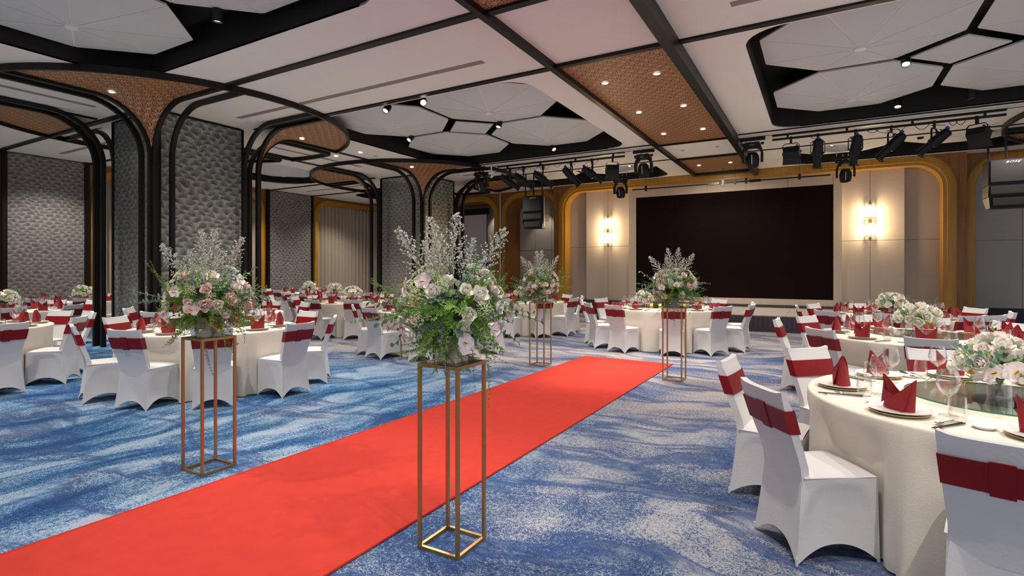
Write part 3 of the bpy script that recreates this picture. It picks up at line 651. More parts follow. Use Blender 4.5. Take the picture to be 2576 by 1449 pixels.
for i, px in enumerate((1283, 1317, 1366, 1437, 1490)):
    profile_spot(px, '%s long theatre spotlight on the left bar, blue connector at its tail' % ords[i], (1, .5, -.75) if i != 3 else (.7, .5, -.9), i)
for i, px in enumerate((2057, 2152, 2242, 2350)):
    profile_spot(px, '%s long theatre spotlight on the right bar, blue connector at its tail' % ('leftmost', 'second', 'third', 'rightmost')[i], [(-.05, .5, -1), (-.15, .5, -1), (-.9, .5, -.9), (-1, .5, -.8)][i], i)
def flood(px, label, rz):
    x = ray_k(px)*RY_; t = thing('flood_light', label, 'stage light', (x, RY_, RZ_-.02), rz, 'flood lights on the lighting bars')
    MB().box(-.02, .02, -.03, .03, -.10, .05).build('clamp', M['rig'], t); yoke(MB(), .16, .12).build('yoke', M['rig'], t)
    b = MB().add([(-.15, -.05, -.07), (.15, -.05, -.07), (.15, -.08, .06), (-.15, -.08, .06), (-.17, .13, -.10), (.17, .13, -.10), (.17, .13, .10), (-.17, .13, .10)], [(0, 1, 2, 3), (0, 4, 5, 1), (1, 5, 6, 2), (2, 6, 7, 3), (3, 7, 4, 0), (4, 7, 6, 5)]).build('housing', M['rig'], t, (0, 0, -.26), rot=(radians(-30), 0, 0))
    MB().box(-.15, .15, .131, .134, -.085, .085).build('lens', M['lens'], b)
    for s in (-1, 1): MB().add([(-.17, .13, s*.10), (.17, .13, s*.10), (.19, .25, s*.17), (-.19, .25, s*.17)], [(0, 1, 2, 3)]).build('barn_door', M['rig'], b)
    MB().box(.10, .13, -.09, -.05, .05, .09).build('connector', M['blue'], b)
flood(1541, 'boxy flood light at the right end of the left bar', .5); flood(1990, 'boxy flood light at the left end of the right bar', -.1); flood(2458, 'boxy flood light at the right end of the right bar', -.6)
def moving_head(px, y, label, tilt=.25, rz=0, sc=1.0):
    x = ray_k(px)*y; t = thing('moving_head_light', label, 'stage light', (x, y, 4.36), rz, 'moving head lights')
    for s in (-1, 1): MB().box(s*.06-.015, s*.06+.015, -.02, .02, -.03, .14).build('clamp', M['chrome'], t)
    MB().box(-.26, .26, -.03, .03, .02, .09).build('mounting_bar', M['rig'], t)
    if y > 16: MB().cyl((-.2, 0, .09), (-.2, 0, .68), .012, n=8).build('drop_pipe', M['chrome'], t); MB().cyl((.2, 0, .09), (.2, 0, .68), .012, n=8).build('drop_pipe', M['chrome'], t)
    b = MB().add([(-.15, -.12, -.03), (.15, -.12, -.03), (.15, .12, -.03), (-.15, .12, -.03), (-.18, -.14, -.13), (.18, -.14, -.13), (.18, .14, -.13), (-.18, .14, -.13)], [(0, 1, 2, 3), (4, 7, 6, 5), (0, 4, 5, 1), (1, 5, 6, 2), (2, 6, 7, 3), (3, 7, 4, 0)]).build('base', M['rig'], t)
    for s in (-1, 1):
        MB().sweep([(s*.10, 0, -.14), (s*.17, 0, -.17), (s*.195, 0, -.26), (s*.19, 0, -.46)], [(-.025, -.06), (.025, -.06), (.025, .06), (-.025, .06)], up=(0, 1, 0)).build('arm', M['rig'], t, smooth=True)
        MB().box(s*.2-.03, s*.2+.03, -.03, .03, -.075, -.03).build('handle', M['rig'], t)
    h = MB().lathe([(0, .17), (.08, .16), (.125, .09), (.14, 0), (.13, -.12), (.115, -.17), (.10, -.18), (.095, -.15), (0, -.15)], 14).build('head', M['rig'], t, (0, 0, -.40), True, (tilt, 0, 0))
    MB().cyl((0, 0, -.155), (0, 0, -.148), .095, n=16).build('lens', M['lens'], h)
    MB().box(-.008, .008, -.146, -.13, -.1, .1).build('ridge', M['pole'], h)
    MB().box(-.05, .05, -.145, -.14, -.115, -.085).build('display', M['lens'], t)
moving_head(1211, 13.0, 'leftmost moving head light at the left end of the left bar', .5)
moving_head(1619, 13.0, 'moving head light between the left bar and the ceiling beam', .15)
moving_head(1893, 13.0, 'largest-looking moving head light just right of the ceiling beams', .15)
moving_head(1561, 16.3, 'moving head light hanging low before the left sconce', .3)
moving_head(2127, 16.3, 'moving head light hanging low near the right end of the screen', .3)
bt = thing('screen_bar', 'thin black hanging bar above the dark screen', 'lighting bar', (-2.45, 16.5, 4.03))
MB().cyl((-2.68, 0, 0), (2.68, 0, 0), .02, n=10).build('tube', M['rig'], bt, smooth=True)
for xx in (-2.25, .0, .32, .62, 1.95):
    MB().box(xx-.03, xx+.03, -.03, .03, -.06, .09).build('clamp', M['rig'], bt); MB().cyl((xx, 0, .09), (xx, 0, .455), .004, n=6).build('wire', M['rig'], bt)
for xx in (-.25, .85): MB().box(xx-.15, xx+.15, -.035, .035, -.035, .035).build('joiner', M['rig'], bt)
# conference camera
x = ray_k(1236)*12.9
t = thing('ceiling_camera', 'small white dome camera under the ceiling by the leftmost moving head', 'camera', (x, 12.9, 4.2))
MB().cyl((0, 0, .08), (0, 0, .3), .02, n=8).build('stem', M['white'], t); MB().lathe([(.07, .1), (.09, .06), (.08, .02), (.0, .02)], 14).build('base', M['white'], t, smooth=True)
MB().lathe([(0, -.08), (.05, -.06), (.065, -.02), (.05, .02), (0, .03)], 14).build('head', M['hub'], t, smooth=True); MB().cyl((0, -.05, -.02), (0, -.075, -.025), .03, n=12).build('lens', M['lens'], t)

# loudspeakers
def speaker(x0, side):
    t = thing('hanging_loudspeaker', 'black hanging loudspeaker stack %s' % side, 'loudspeaker', (x0+.34, 14.5, 2.78), 0, 'hanging loudspeakers')
    secs = [(.48, .99, 0, 0), (.235, .47, 0, 0), (0, .225, .0, .14)]
    for z0, z1, a, b in secs:
        MB().add([(-.34+b*.25, -.02+b*.2, z0), (.34-b*.25, -.02+b*.2, z0), (.34-b*.25, .45-b, z0), (-.34+b*.25, .45-b, z0), (-.34, -.06, z1), (.34, -.06, z1), (.34, .45, z1), (-.34, .45, z1)], [(0, 1, 2, 3), (4, 7, 6, 5), (0, 4, 5, 1), (1, 5, 6, 2), (2, 6, 7, 3), (3, 7, 4, 0)]).build('cabinet', M['rig'], t)
        MB().box(-.31+b*.25, .31-b*.25, -.075, -.055, z0+.05, z1-.02).build('grille', M['void'], t)
    for xx in (-.3, -.02, .28): MB().tube([(xx, .1, .99), (xx-.02, .1, 1.3), (xx, .1, 1.72)], .022, 6).build('strap', M['rig'], t)
    MB().box(.345, .362, .02, .08, .05, .95).build('rigging_rail', M['pole'], t)
    if side.startswith('over'): pass
    cu = bpy.data.curves.new('brand_badge', 'FONT'); cu.body = 'BOSE'; cu.size = .075; cu.shear = .6; cu.extrude = .002; cu.align_x = 'CENTER'; cu.space_character = 1.2
    me = None
    ob = bpy.data.objects.new('tmp', cu); C.objects.link(ob); bpy.context.view_layer.update()
    me = bpy.data.meshes.new_from_object(ob.evaluated_get(bpy.context.evaluated_depsgraph_get())); bpy.data.objects.remove(ob)
    me.materials.clear(); me.materials.append(M['logo']); link('brand_badge', me, t, (.02, -.082, .90), (pi/2, 0, 0), (1.1, .8, 1))
    return t
speaker(-7.94, 'over the alcove left of the stage'); speaker(2.99, 'at the right edge of the photo')

# ------------------------------------------------------------ red runner
rr = MB().poly([(-.82, -3.6), (.82, -3.6), (.905, 6.12), (-.60, 6.19)], [], lambda a, b, d: (a, b, d), .012).build('red_runner', M['red'], None, (-2.95, 2.58, 0))
tag(rr, 'long red aisle runner laid across the blue carpet', 'carpet runner')
for a, b in (((.82, -3.6), (.905, 6.12)), ((-.82, -3.6), (-.60, 6.19))):
    MB().tube([(a[0], a[1], .008), (b[0], b[1], .008)], .009, 6).build('bound_edge', M['red'], rr)

# ------------------------------------------------------------ chair
def make_chair():
    t = thing('banquet_chair', '', 'chair')
    prof = [(.00, .0), (.10, .022), (.20, .042), (.32, .058), (.44, .055), (.55, .022), (.66, -.018), (.78, -.056), (.865, -.080)]
    def py(z):
        for (a, b), (c, d) in zip(prof, prof[1:]):
            if z <= c: return b+(d-b)*(z-a)/(c-a)
        return prof[-1][1]
    def hw(z): return .212-.040*sin(min(1, z/.44)*pi/2)**1.0 + (.030*(z-.44)/.42 if z > .44 else 0)
    # backrest with pointed top corners
    nu, zz = 10, [.36, .48, .56, .64, .72, .80, .845, .87]
    def back(front):
        def fn(u, v):
            z = zz[int(round(v*(len(zz)-1)))]; x = (2*u-1)*hw(z); k = abs(2*u-1)
            zt = z+(.016*k**6 - .004 if z > .85 else 0); th = .034 if z > .8 else .046
            return (x*(1.0 if not front else .97), py(z)+(th+.0*k if front else 0)-.006*(1-k*k)+(.008*(1-k**4) if front else 0), zt)
        return fn
    mb = MB().grid(back(False), nu, len(zz)-1); m2 = MB().grid(back(True), nu, len(zz)-1); n = len(mb.v); mb.add(m2.v, m2.f)
    w = nu+1; nv = len(zz)-1
    for j in range(nv):
        mb.f.append((j*w, n+j*w, n+(j+1)*w, (j+1)*w)); mb.f.append((j*w+nu, (j+1)*w+nu, n+(j+1)*w+nu, n+j*w+nu))
    for i in range(nu): mb.f.append((nv*w+i, nv*w+i+1, n+nv*w+i+1, n+nv*w+i)); mb.f.append((i, n+i, n+i+1, i+1))
    mb.build('back_cover', M['cover'], t, smooth=True)
    # seat cushion
    def seat(u, v):
        x = (2*u-1); y = v; xx = x*(.192+.016*y); yy = .06+.385*y
        e = max(abs(x), abs(2*y-1))**8
        return (xx*(1-.02*e), yy, .452-.016*e+.006*(1-x*x))
    mb = MB().grid(seat, 12, 10)
    mb.build('seat_cover', M['cover'], t, smooth='all')
    # stretched skirt: four panels with arched hems, drawn in to four feet
    Fr = [(-.205, .0), (.205, .0), (.205, .455), (-.205, .455)]; Tp = [(-.168, .053, .44), (.168, .053, .44), (.206, .440, .436), (-.206, .440, .436)]
    mb = MB()
    for k in range(4):
        a, b = Fr[k], Fr[(k+1) % 4]; c, d = Tp[k], Tp[(k+1) % 4]; L = hypot(a[0]-b[0], a[1]-b[1])
        nx_, ny_ = (b[1]-a[1])/L, -(b[0]-a[0])/L
        def fn(u, v, a=a, b=b, c=c, d=d, nx_=nx_, ny_=ny_):
            q = 1-abs(2*u-1)**2.2; z0 = .095*q
            bx, by = a[0]+(b[0]-a[0])*u, a[1]+(b[1]-a[1])*u; tx, ty, tz = (c[i]+(d[i]-c[i])*u for i in range(3))
            z = z0+(tz-z0)*v; s = z/tz; cur = s**.75
            x = bx+(tx-bx)*cur; y = by+(ty-by)*cur; off = -.020*q*sin(pi*min(1, s))*(1-s*.4); bb = min(1, max(0, (s-(.84-.75*abs(2*u-1)**5))/.07)); off += (.009*bb*bb*(3-2*bb)*min(1, q*3) if k else 0)
            edge = .014*(1-q)**3*sin(pi*s)*0
            return (x+nx_*(off-edge), y+ny_*(off-edge), z)
        mb.grid(fn, 18, 16)
    mb.build('skirt', M['cover'], t, smooth=True)
    for x, y in Fr:
        MB().cyl((x*.97, y+(.006 if y < .1 else -.006), 0), (x*.96, y+(.008 if y < .1 else -.008), .04), .007, .007, 8).build('foot', M['cover'], t)
    # hem piping
    # sash band and its rear fold
    def band(o, z0, z1, m, nm, lab=None):
        path = []
        for z in (z0, (z0+z1)/2, z1):
            ring = []; w_ = hw(z)+o; y0 = py(z)-o-.004; y1 = py(z)+.05+o
            for i in range(9): ring.append(((2*i/8-1)*w_, y0-.004*(1-(2*i/8-1)**2), z))
            for i in range(9): ring.append(((1-2*i/8)*w_*.985, y1+.006*(1-(2*i/8-1)**2), z))
            path.append(ring)
        n = len(path[0]); v = [p for r in path for p in r]; f = [(j*n+i, j*n+(i+1) % n, (j+1)*n+(i+1) % n, (j+1)*n+i) for j in range(2) for i in range(n)]
        o_ = MB().add(v, f).build(nm, m, t, smooth=True)
        return o_
    s = band(.004, .662, .785, M['sash'], 'sash'); s['label'] = 'dark red satin sash'
    zc = .724
    MB().add([(x, py(z)-.012-o, z) for z, o in ((.652, .004), (.792, .004)) for x in (-.045, .03)]+[(x, py(z)-.004, z) for z in (.652, .792) for x in (-.045, .03)], [(0, 1, 3, 2), (4, 6, 7, 5), (0, 4, 5, 1), (2, 3, 7, 6), (0, 2, 6, 4), (1, 5, 7, 3)]).build('sash_fold', M['sash'], t)
    return t
chair0 = make_chair(); chair_used = [False]
def place_chair(x, y, face, label, group):
    c = chair0 if not chair_used[0] else copy_tree(chair0); chair_used[0] = True
    c.location = (x, y, 0); c.rotation_euler = (0, 0, radians(face)-pi/2); c['label'] = label; c['category'] = 'chair'; c['group'] = group
    return c
TN = dict(T12='nearest table on the right', T13='second table on the right', T14='third table on the right', T11='broad table before the stage', T1='table behind the left flower stand',
          T2='nearest table at the left edge', T3='second table at the left edge', T4='table by the left wallpaper panel', T17='table beside the near column', T6='table behind the nearest bouquet',
          T10='table before the speaker alcove', T5='table left of centre between columns', T8='table before the far curtain', T9='table before the far wallpaper panel')
NUM = ['twelve', 'one', 'two', 'three', 'four', 'five', 'six', 'seven', 'eight', 'nine', 'ten', 'eleven']
def clock(cx, cy, ang, used):
    b = math.degrees(atan2(-cy, -cx)); c = int(round(6-((ang-b+180) % 360-180)/30.)) % 12
    for k in (0, 1, -1, 2, -2, 3):
        if (c+k) % 12 not in used: c = (c+k) % 12; break
    used.add(c); return NUM[c]+" o'clock"
RC = 1.40
CH = {  # chair angles around each table
    'T12': [(94, 1.33, 98), (136, 1.33, 134), (178, 1.42, 179), (214.6, 1.366, 226), (257.6, 1.39, 267), (292, 1.4, 304), 328, 4, 34, 64], 'T13': [(175, 1.42), (143, 1.38), (224, 1.31), (266, 1.31), 302, 338, 14, 46, 78, 112], 'T14': [(185, 1.36), (147, 1.34), (230, 1.46), 34, 70, 108, (262, 1.3), 302, -6, -42],
    'T11': [-163, (-135, 1.62), (-108, 1.62), (-71, 1.60), (-40, 1.60), -10, 17, 60, 90, 125, 160], 'T1': [(4, 1.5), (38, 1.46), 88, 130, (166, 1.4), (-158, 1.42), (-106, 1.40), (-67, 1.37), (-32, 1.45)], 'T2': [40, 76, 112, 4, -32, -68], 'T3': [-50, -14, 22, 58, 94, 130, -86],
    'T4': [-130, -94, -58, -22, 14, 50, 86, 130], 'T17': [113, 150, 190, 75, -75, -110, 230], 'T6': [-98, -130, -60, -24, 12, 48, 84, 120, 156, 192], 'T10': [-78, -114, -42, -8, 30, 66, 102, 138, 174, 210],
    'T5': [-80, -44, -116, -8, 28, 64, 100, 136, 172, 208], 'T8': [-80, -44, -116, -8, 28, 64, 100, 136, 172, 208], 'T9': [-80, -44, -116, -8, 28, 100, 136, 64, 208]}
# ------------------------------------------------------------ table ware prototypes
P = {}
P['charger'] = MB().lathe([(0, .0), (.10, .0), (.132, .010), (.135, .013), (.130, .013), (.10, .005), (0, .005)], 28).mesh('charger_plate', M['charger'], True)
P['plate'] = MB().lathe([(0, .0), (.085, .0), (.141, .010), (.144, .013), (.138, .013), (.085, .005), (0, .005)], 28).mesh('plate', M['china'], True)
P['dish'] = MB().lathe([(0, .0), (.035, .0), (.05, .014), (.047, .014), (.033, .004), (0, .004)], 18).mesh('small_dish', M['china'], True)
P['wine'] = MB().lathe([(.035, 0), (.034, .003), (.005, .008), (.0035, .02), (.0035, .085), (.010, .092), (.030, .11), (.040, .135), (.041, .155), (.036, .18), (.030, .205), (.0285, .205), (.034, .18), (.039, .155), (.038, .135), (.028, .112), (.0, .096)], 20, caps=False).mesh('wine_glass', M['glass'], True)
P['tumbler'] = MB().lathe([(0, 0), (.026, 0), (.032, .02), (.034, .05), (.029, .105), (.0275, .105), (.032, .05), (.029, .022), (0, .012)], 20, caps=False).mesh('tumbler', M['glass'], True)
def napkin_mesh():
    n = 28
    def wall(u, v):
        a = 2*pi*u; sxn = abs(sin(a))
        top = .060+.085*max(0, abs(cos(a)))**1.6
        flare = 1+.18*v*abs(cos(a))
        return (.056*cos(a)*flare, .034*sin(a)*(1-.25*v), top*v)
    mb = MB().grid(wall, n, 5, True)
    mb.add([(-.058, -.012, .001), (.045, -.037, .001), (.062, -.008, .135), (.01, -.041, .065), (-.030, -.036, .035)], [(0, 4, 1), (4, 3, 1), (3, 2, 1)])
    mb.add([(-.064, 0, .14), (-.03, -.034, .085), (.012, -.042, .064), (-.05, -.030, .02)], [(0, 1, 3), (1, 2, 3)])
    return mb.mesh('napkin', M['napkin'], True)
P['napkin'] = napkin_mesh()
def rosette():
    mb = MB(); r = random.Random(3)
    for k in range(9):
        a = 2*pi*k/9; h = .05+.03*r.random(); L = .055+.02*r.random()
        mb.add([(0, 0, .0), (L*cos(a-.3), L*sin(a-.3), .02), (.8*L*cos(a), .8*L*sin(a), h), (L*cos(a+.3), L*sin(a+.3), .015), (.01*cos(a), .01*sin(a), .055)], [(0, 1, 3), (1, 2, 4), (2, 3, 4), (1, 4, 0), (1, 3, 2)])
    return mb.mesh('napkin', M['napkin'], False)
P['rosette'] = rosette()
P['spoon_bowl'] = MB().grid(lambda u, v: (.017*cos(2*pi*u)*v, .026*sin(2*pi*u)*v, .004+.006*v*v), 14, 3, True).mesh('bowl', M['steel'], 'all')
P['spoon_handle'] = MB().box(-.0035, .0035, -.13, -.02, .004, .008).mesh('handle', M['steel'])
P['stick'] = MB().cyl((0, -.12, .006), (0, .11, .006), .004, .0025, 6).mesh('stick', M['ebony'])
P['rest'] = MB().box(-.02, .02, -.008, .008, 0, .004).mesh('chopstick_rest', M['steel'])
TH = .75
GL = 'place settings of the '
def put(me, nm, x, y, z, rz, label, cat, grp):
    return tag(link(nm, me, None, (x, y, z), (0, 0, rz)), label, cat, grp)
def setting(key, cx, cy, R, ang, ck, full):
    a = radians(ang); ca, sa = cos(a), sin(a); tn = TN[key]
    def pos(r, t): return (cx+ca*r-sa*t, cy+sa*r+ca*t)     # r outward, t to the left of an outward-looking guest
    rz = a+pi/2; rp = R-.19
    if not seen(*pos(rp, 0), 60): return
    x, y = pos(rp, 0)
    if full >= 1:
        put(P['charger'], 'charger_plate', x, y, TH+.002, rz, 'gold-rimmed under plate, %s of the %s' % (ck, tn), 'plate', 'under plates')
    put(P['plate'], 'dinner_plate', x, y, TH+(.016 if full >= 1 else .002), rz, 'white plate under a red napkin, %s of the %s' % (ck, tn), 'plate', 'dinner plates')
    me = P['rosette'] if key == 'T11' else P['napkin']
    jz = rng.uniform(-.25, .25)
    nk = put(me, 'folded_napkin', x, y, TH+.022 if full >= 1 else TH+.008, rz+jz, 'red napkin folded %s, %s of the %s' % ('as a rosette' if key == 'T11' else 'upright', ck, tn), 'napkin', 'folded red napkins'); nk.scale = (1.42, 1.35, 1.18) if key != 'T11' else (1.25,)*3
    x, y = pos(R-.38, .13+rng.uniform(-.02, .02)); put(P['wine'], 'wine_glass', x, y, TH+.001, 0, 'stemmed wine glass, %s of the %s' % (ck, tn), 'glass', 'wine glasses').scale = (1.28, 1.28, 1.15)
    x, y = pos(R-.30, .21+rng.uniform(-.02, .02)); put(P['tumbler'], 'tumbler', x, y, TH+.001, 0, 'short tumbler, %s of the %s' % (ck, tn), 'glass', 'tumblers').scale = (1.2,)*3
    if full >= 2:
        x, y = pos(R-.17, .215); t = thing('spoon', 'steel spoon, %s of the %s' % (ck, tn), 'spoon', (x, y, TH+.002), rz+.15, 'spoons'); t.rotation_euler = (0, 0, rz+pi+.15)
        link('bowl', P['spoon_bowl'], t); link('handle', P['spoon_handle'], t)
        x, y = pos(R-.17, .255); t = thing('chopsticks', 'dark chopsticks, %s of the %s' % (ck, tn), 'chopsticks', (x, y, TH+.002), rz+pi+.1, 'chopsticks')
        link('stick', P['stick'], t, (-.006, 0, 0)); link('stick', P['stick'], t, (.006, 0, 0)); link('chopstick_rest', P['rest'], t, (0, .07, 0))
        x, y = pos(R-.26, -.19); put(P['dish'], 'small_dish', x, y, TH+.001, 0, 'small white dish, %s of the %s' % (ck, tn), 'dish', 'small dishes')
def table(key):
    cx, cy, R = TB[key]; tn = TN[key]; near = key in ('T12', 'T1', 'T13', 'T2', 'T11')
    n = 160 if near else 96; r = random.Random(sum(map(ord, key))); ph = r.uniform(0, 6); nf = r.choice((21, 23, 26)); am = [r.uniform(.4, 1.2) for _ in range(n)]
    t = thing('banquet_table', 'round banquet table under its cloth, the '+tn, 'table', (cx, cy, 0), 0, 'round banquet tables')
    MB().cyl((0, 0, .70), (0, 0, TH-.012), R-.03, n=40).build('table_top', M['wood'], t)
    for k in range(4):
        a = pi/4+pi/2*k; MB().cyl((.55*cos(a), .55*sin(a), 0), (.5*cos(a), .5*sin(a), .70), .018, n=8).build('leg', M['rig'], t)
    chs = [(c+(c[0],))[:3] if isinstance(c, tuple) else (c, RC if R < 1.1 else 1.62, c) for c in CH[key]]
    def cl(u, v):
        a = 2*pi*u
        if v <= .3: q = v/.3; return (R*.995*q*cos(a), R*.995*q*sin(a), TH)
        if v <= .4: q = (v-.3)/.1; w = R*.995+.012*sin(q*pi/2); return (w*cos(a), w*sin(a), TH-.014*(1-cos(q*pi/2)))
        q = (v-.4)/.6; f = sin(a*nf+ph+.8*sin(3*a))*.6+.4*sin(a*(nf*2-5)+ph*2)
        w = R+.007+q**.7*(.016+.050*f*(.7+.3*sin(2*a+ph)))+.02*q
        for ca_, rc_, _s in chs:     # the cloth is pushed in where a seat stands against it
            dd = abs((math.degrees(a)-ca_+180) % 360-180)*pi/180*R
            if dd < .30:
                k = min(1, max(0, (.30-dd)/.09)); lim = (rc_-.475)/max(.75, cos(dd/R)); s_ = min(1, q/.28); s_ = s_*s_*(3-2*s_)
                w = w+(min(w, lim)-w)*k*k*(3-2*k)*s_
        return (w*cos(a), w*sin(a), TH-.014-(TH-.024)*q)
    tag(MB().grid(cl, n, 20, True).build('tablecloth', M['cloth'], None, (cx, cy, 0), 'all'), 'ivory floor-length cloth on the '+tn, 'tablecloth', 'ivory tablecloths')
    rs = .46 if key == 'T12' else .50 if R < 1.1 else .72
    s = thing('lazy_susan', 'round green-edged glass turntable on the '+tn, 'lazy susan', (cx, cy, TH), 0, 'glass turntables')
    MB().cyl((0, 0, .001), (0, 0, .022), .14, n=24).build('swivel_base', M['rig'], s)
    MB().cyl((0, 0, .023), (0, 0, .031), rs, n=64).build('glass_disc', M['susan'], s)
    MB().lathe([(rs+.0005, .023), (rs+.0015, .027), (rs+.0005, .031)], 64, caps=False).build('glass_edge', M['susan_edge'], s, smooth=True)
    used = set(); full = 2 if key in ('T12', 'T13', 'T1', 'T11') else (1 if key in ('T2', 'T14', 'T17', 'T6') else 0)
    b = math.degrees(atan2(-cy, -cx))
    for a, rc, sa_ in sorted(chs, key=lambda v: abs((v[0]-b+180) % 360-180)):
        ck = clock(cx, cy, a, used); x, y = cx+rc*cos(radians(a)), cy+rc*sin(radians(a))
        if seen(x, y, 140) and not (-12.75 < x < -10.2 and 4.9 < y < 7.5) and x > -17.5 and not (-12.8 < x < -10.3 and 12.4 < y < 15.2):
            place_chair(x, y, a+180+rng.uniform(-5, 5), 'white chair with red sash, %s of the %s' % (ck, tn), 'white covered banquet chairs')
        setting(key, cx, cy, R, sa_, ck, full)
for k in TB: table(k)

# ------------------------------------------------------------ flowers
def petal(mb, base, d, up, L, w, cup, n=3):
    base = Vector(base); d = Vector(d).normalized(); up = Vector(up); sd = d.cross(up).normalized(); up = sd.cross(d)
    def fn(u, v):
        x = (2*u-1); ww = w*sin(pi*min(.94, .15+.8*v))**.7
        return base+d*(L*v)+sd*(x*ww)+up*(cup*(v*v)+.35*w*x*x*v)
    mb.grid(fn, n, n)
def rose_mesh(m, seed, nm='rose'):
    r = random.Random(seed); mb = MB()
    for k in range(15):
        q = k/15.; a = k*2.4; tilt = .25+1.15*q; R_ = .010+.020*q
        d = (cos(a)*sin(tilt), sin(a)*sin(tilt), cos(tilt)); b = (cos(a)*.004, sin(a)*.004, .0)
        petal(mb, b, d, (-cos(a)*cos(tilt), -sin(a)*cos(tilt), sin(tilt)), .034+.010*q, .015+.008*q, .012*(1-q)+.004)
    return mb.mesh(nm, m, 'all')
ROSES = [rose_mesh(M['rose_w'], 1), rose_mesh(M['rose_p'], 2)]
def orchid_meshes():
    mb = MB()
    for a, L, w in ((90, .042, .020), (210, .040, .018), (330, .040, .018), (18, .042, .030), (162, .042, .030)):
        petal(mb, (0, 0, 0), (cos(radians(a)), sin(radians(a)), .12), (0, 0, 1), L, w, -.004, 4)
    lip = MB()
    petal(lip, (0, 0, .004), (0, -.5, 1), (0, 1, .3), .022, .010, .004)
    for s in (-1, 1): petal(lip, (0, 0, .004), (s*.6, -.2, .9), (0, 1, 0), .016, .007, .003)
    return mb.mesh('orchid', M['orchid'], 'all'), lip.mesh('lip', M['lip'], 'all')
ORC, LIP = orchid_meshes()
def leafy(nm, m, L, n, lr, round_=True, bend=.25, seed=0, side=.9):
    r = random.Random(seed); mb = MB(); pts = [Vector((bend*L*(i/n)**2, 0, L*i/n)) for i in range(n+1)]
    mb.tube([tuple(p) for p in pts], .0022, 4)
    for i in range(1, n+1):
        for s in (-1, 1):
            p = pts[i]; a = i*1.6+(0 if s > 0 else pi); d = Vector((cos(a), sin(a), side*.6)).normalized(); k = lr*(1-.35*i/n)*r.uniform(.8, 1.15)
            up = Vector((-d.x*.3, -d.y*.3, 1)); sd = d.cross(up).normalized(); u2 = sd.cross(d)
            if round_: o = [(0, 0), (.35, .55), (1.0, .85), (1.6, .55), (1.85, 0), (1.6, -.55), (1.0, -.85), (.35, -.55)]
            else: o = [(0, 0), (.8, .32), (1.8, .30), (2.8, 0), (1.8, -.30), (.8, -.32)]
            mb.add([p+d*(k*x)+sd*(k*y)+u2*(k*.18*abs(y)) for x, y in o], [tuple(range(len(o)))])
    return mb.mesh(nm, m, False)
EUC = [leafy('eucalyptus_sprig', M['leaf'], .30, 9, .021, True, .25, 1), leafy('eucalyptus_sprig', M['leaf'], .24, 8, .017, True, .5, 2)]
GRN = [leafy('leafy_sprig', M['leaf3'], .22, 9, .016, False, .3, 3), leafy('leafy_sprig', M['leaf3'], .18, 7, .014, True, .4, 4)]
def fern_mesh(L, droop, seed):
    r = random.Random(seed); mb = MB(); n = 26
    P_ = [Vector((droop*L*(i/n)**1.6, 0, L*(i/n)*(1-.25*droop*i/n))) for i in range(n+1)]
    mb.tube([tuple(p) for p in P_[::3]], .0012, 3)
    for i in range(2, n+1):
        for k in range(7):
            a = r.uniform(0, 2*pi); l = .045*(1-.6*i/n)*r.uniform(.6, 1.2); d = Vector((cos(a)*.8, sin(a), r.uniform(.1, .9))).normalized()*l; s = d.orthogonal().normalized()*.0016
            mb.add([P_[i]-s, P_[i]+s, P_[i]+d], [(0, 1, 2)])
            e = P_[i]+d*.6; d2 = Vector((r.uniform(-1, 1), r.uniform(-1, 1), .6)).normalized()*l*.45; mb.add([e-s, e+s, e+d2], [(0, 1, 2)])
    return mb.mesh('asparagus_fern', M['leaf2'], False)
FERN = [fern_mesh(.26, .9, 1), fern_mesh(.30, 1.3, 2), fern_mesh(.22, .6, 3)]
def plume_mesh(seed):
    r = random.Random(seed); mb = MB(); L = .34; mb.tube([(0, 0, 0), (.01, 0, L*.5), (0, 0, L)], .0016, 4)
    for i in range(34):
        q = i/34; z = .05+(L-.055)*q; w = .078*(1-q)**.9+.008; a = i*2.4+r.uniform(-.3, .3); tip = Vector((w*cos(a), w*sin(a), z+w*.95)); b0 = Vector((0, 0, z))
        s_ = Vector((-sin(a), cos(a), 0))*.0009; mb.add([b0-s_, b0+s_, tip], [(0, 1, 2)])
        for k in range(9):
            c = b0.lerp(tip, .22+.78*(k+r.random())/9)+Vector((r.uniform(-1, 1), r.uniform(-1, 1), r.uniform(-1, 1)))*.006; s = r.uniform(.0034, .0058)
            x = Vector((r.uniform(-1, 1), r.uniform(-1, 1), r.uniform(-1, 1))).normalized()*s; y = x.orthogonal().normalized()*s; zz_ = x.cross(y).normalized()*s
            mb.add([c+x, c-x*.5+y, c-x*.5-y*.5+zz_, c-x*.5-y*.5-zz_], [(0, 1, 2), (0, 2, 3), (0, 3, 1), (1, 3, 2)])
    return mb.mesh('silver_plume', M['plume'], False)
PLU = [plume_mesh(5), plume_mesh(6)]
def lace_mesh():
    r = random.Random(9); mb = MB(); mb.tube([(0, 0, -.1), (0, 0, 0)], .0018, 4)
    for i in range(120):
        a = r.uniform(0, 2*pi); q = sqrt(r.random())*.038; c = Vector((q*cos(a), q*sin(a), .012*(1-(q/.038)**2)+.003*r.random())); s = .0032
        mb.add([c+Vector((s, 0, 0)), c+Vector((-s*.5, s, 0)), c+Vector((-s*.5, -s, 0)), c+Vector((0, 0, s))], [(0, 1, 3), (1, 2, 3), (2, 0, 3), (0, 2, 1)])
    return mb.mesh('lace_flower', M['lace'], False)
LACE = lace_mesh()
def dirq(d, roll=0):
    q = Vector(d).normalized().to_track_quat('Z', 'Y'); return (q @ Matrix.Rotation(roll, 3, 'Z').to_quaternion()).to_euler()
def sph(r, lo=-.3, hi=1):
    z = r.uniform(lo, hi); a = r.uniform(0, 2*pi); q = sqrt(max(0, 1-z*z)); return Vector((q*cos(a), q*sin(a), z))
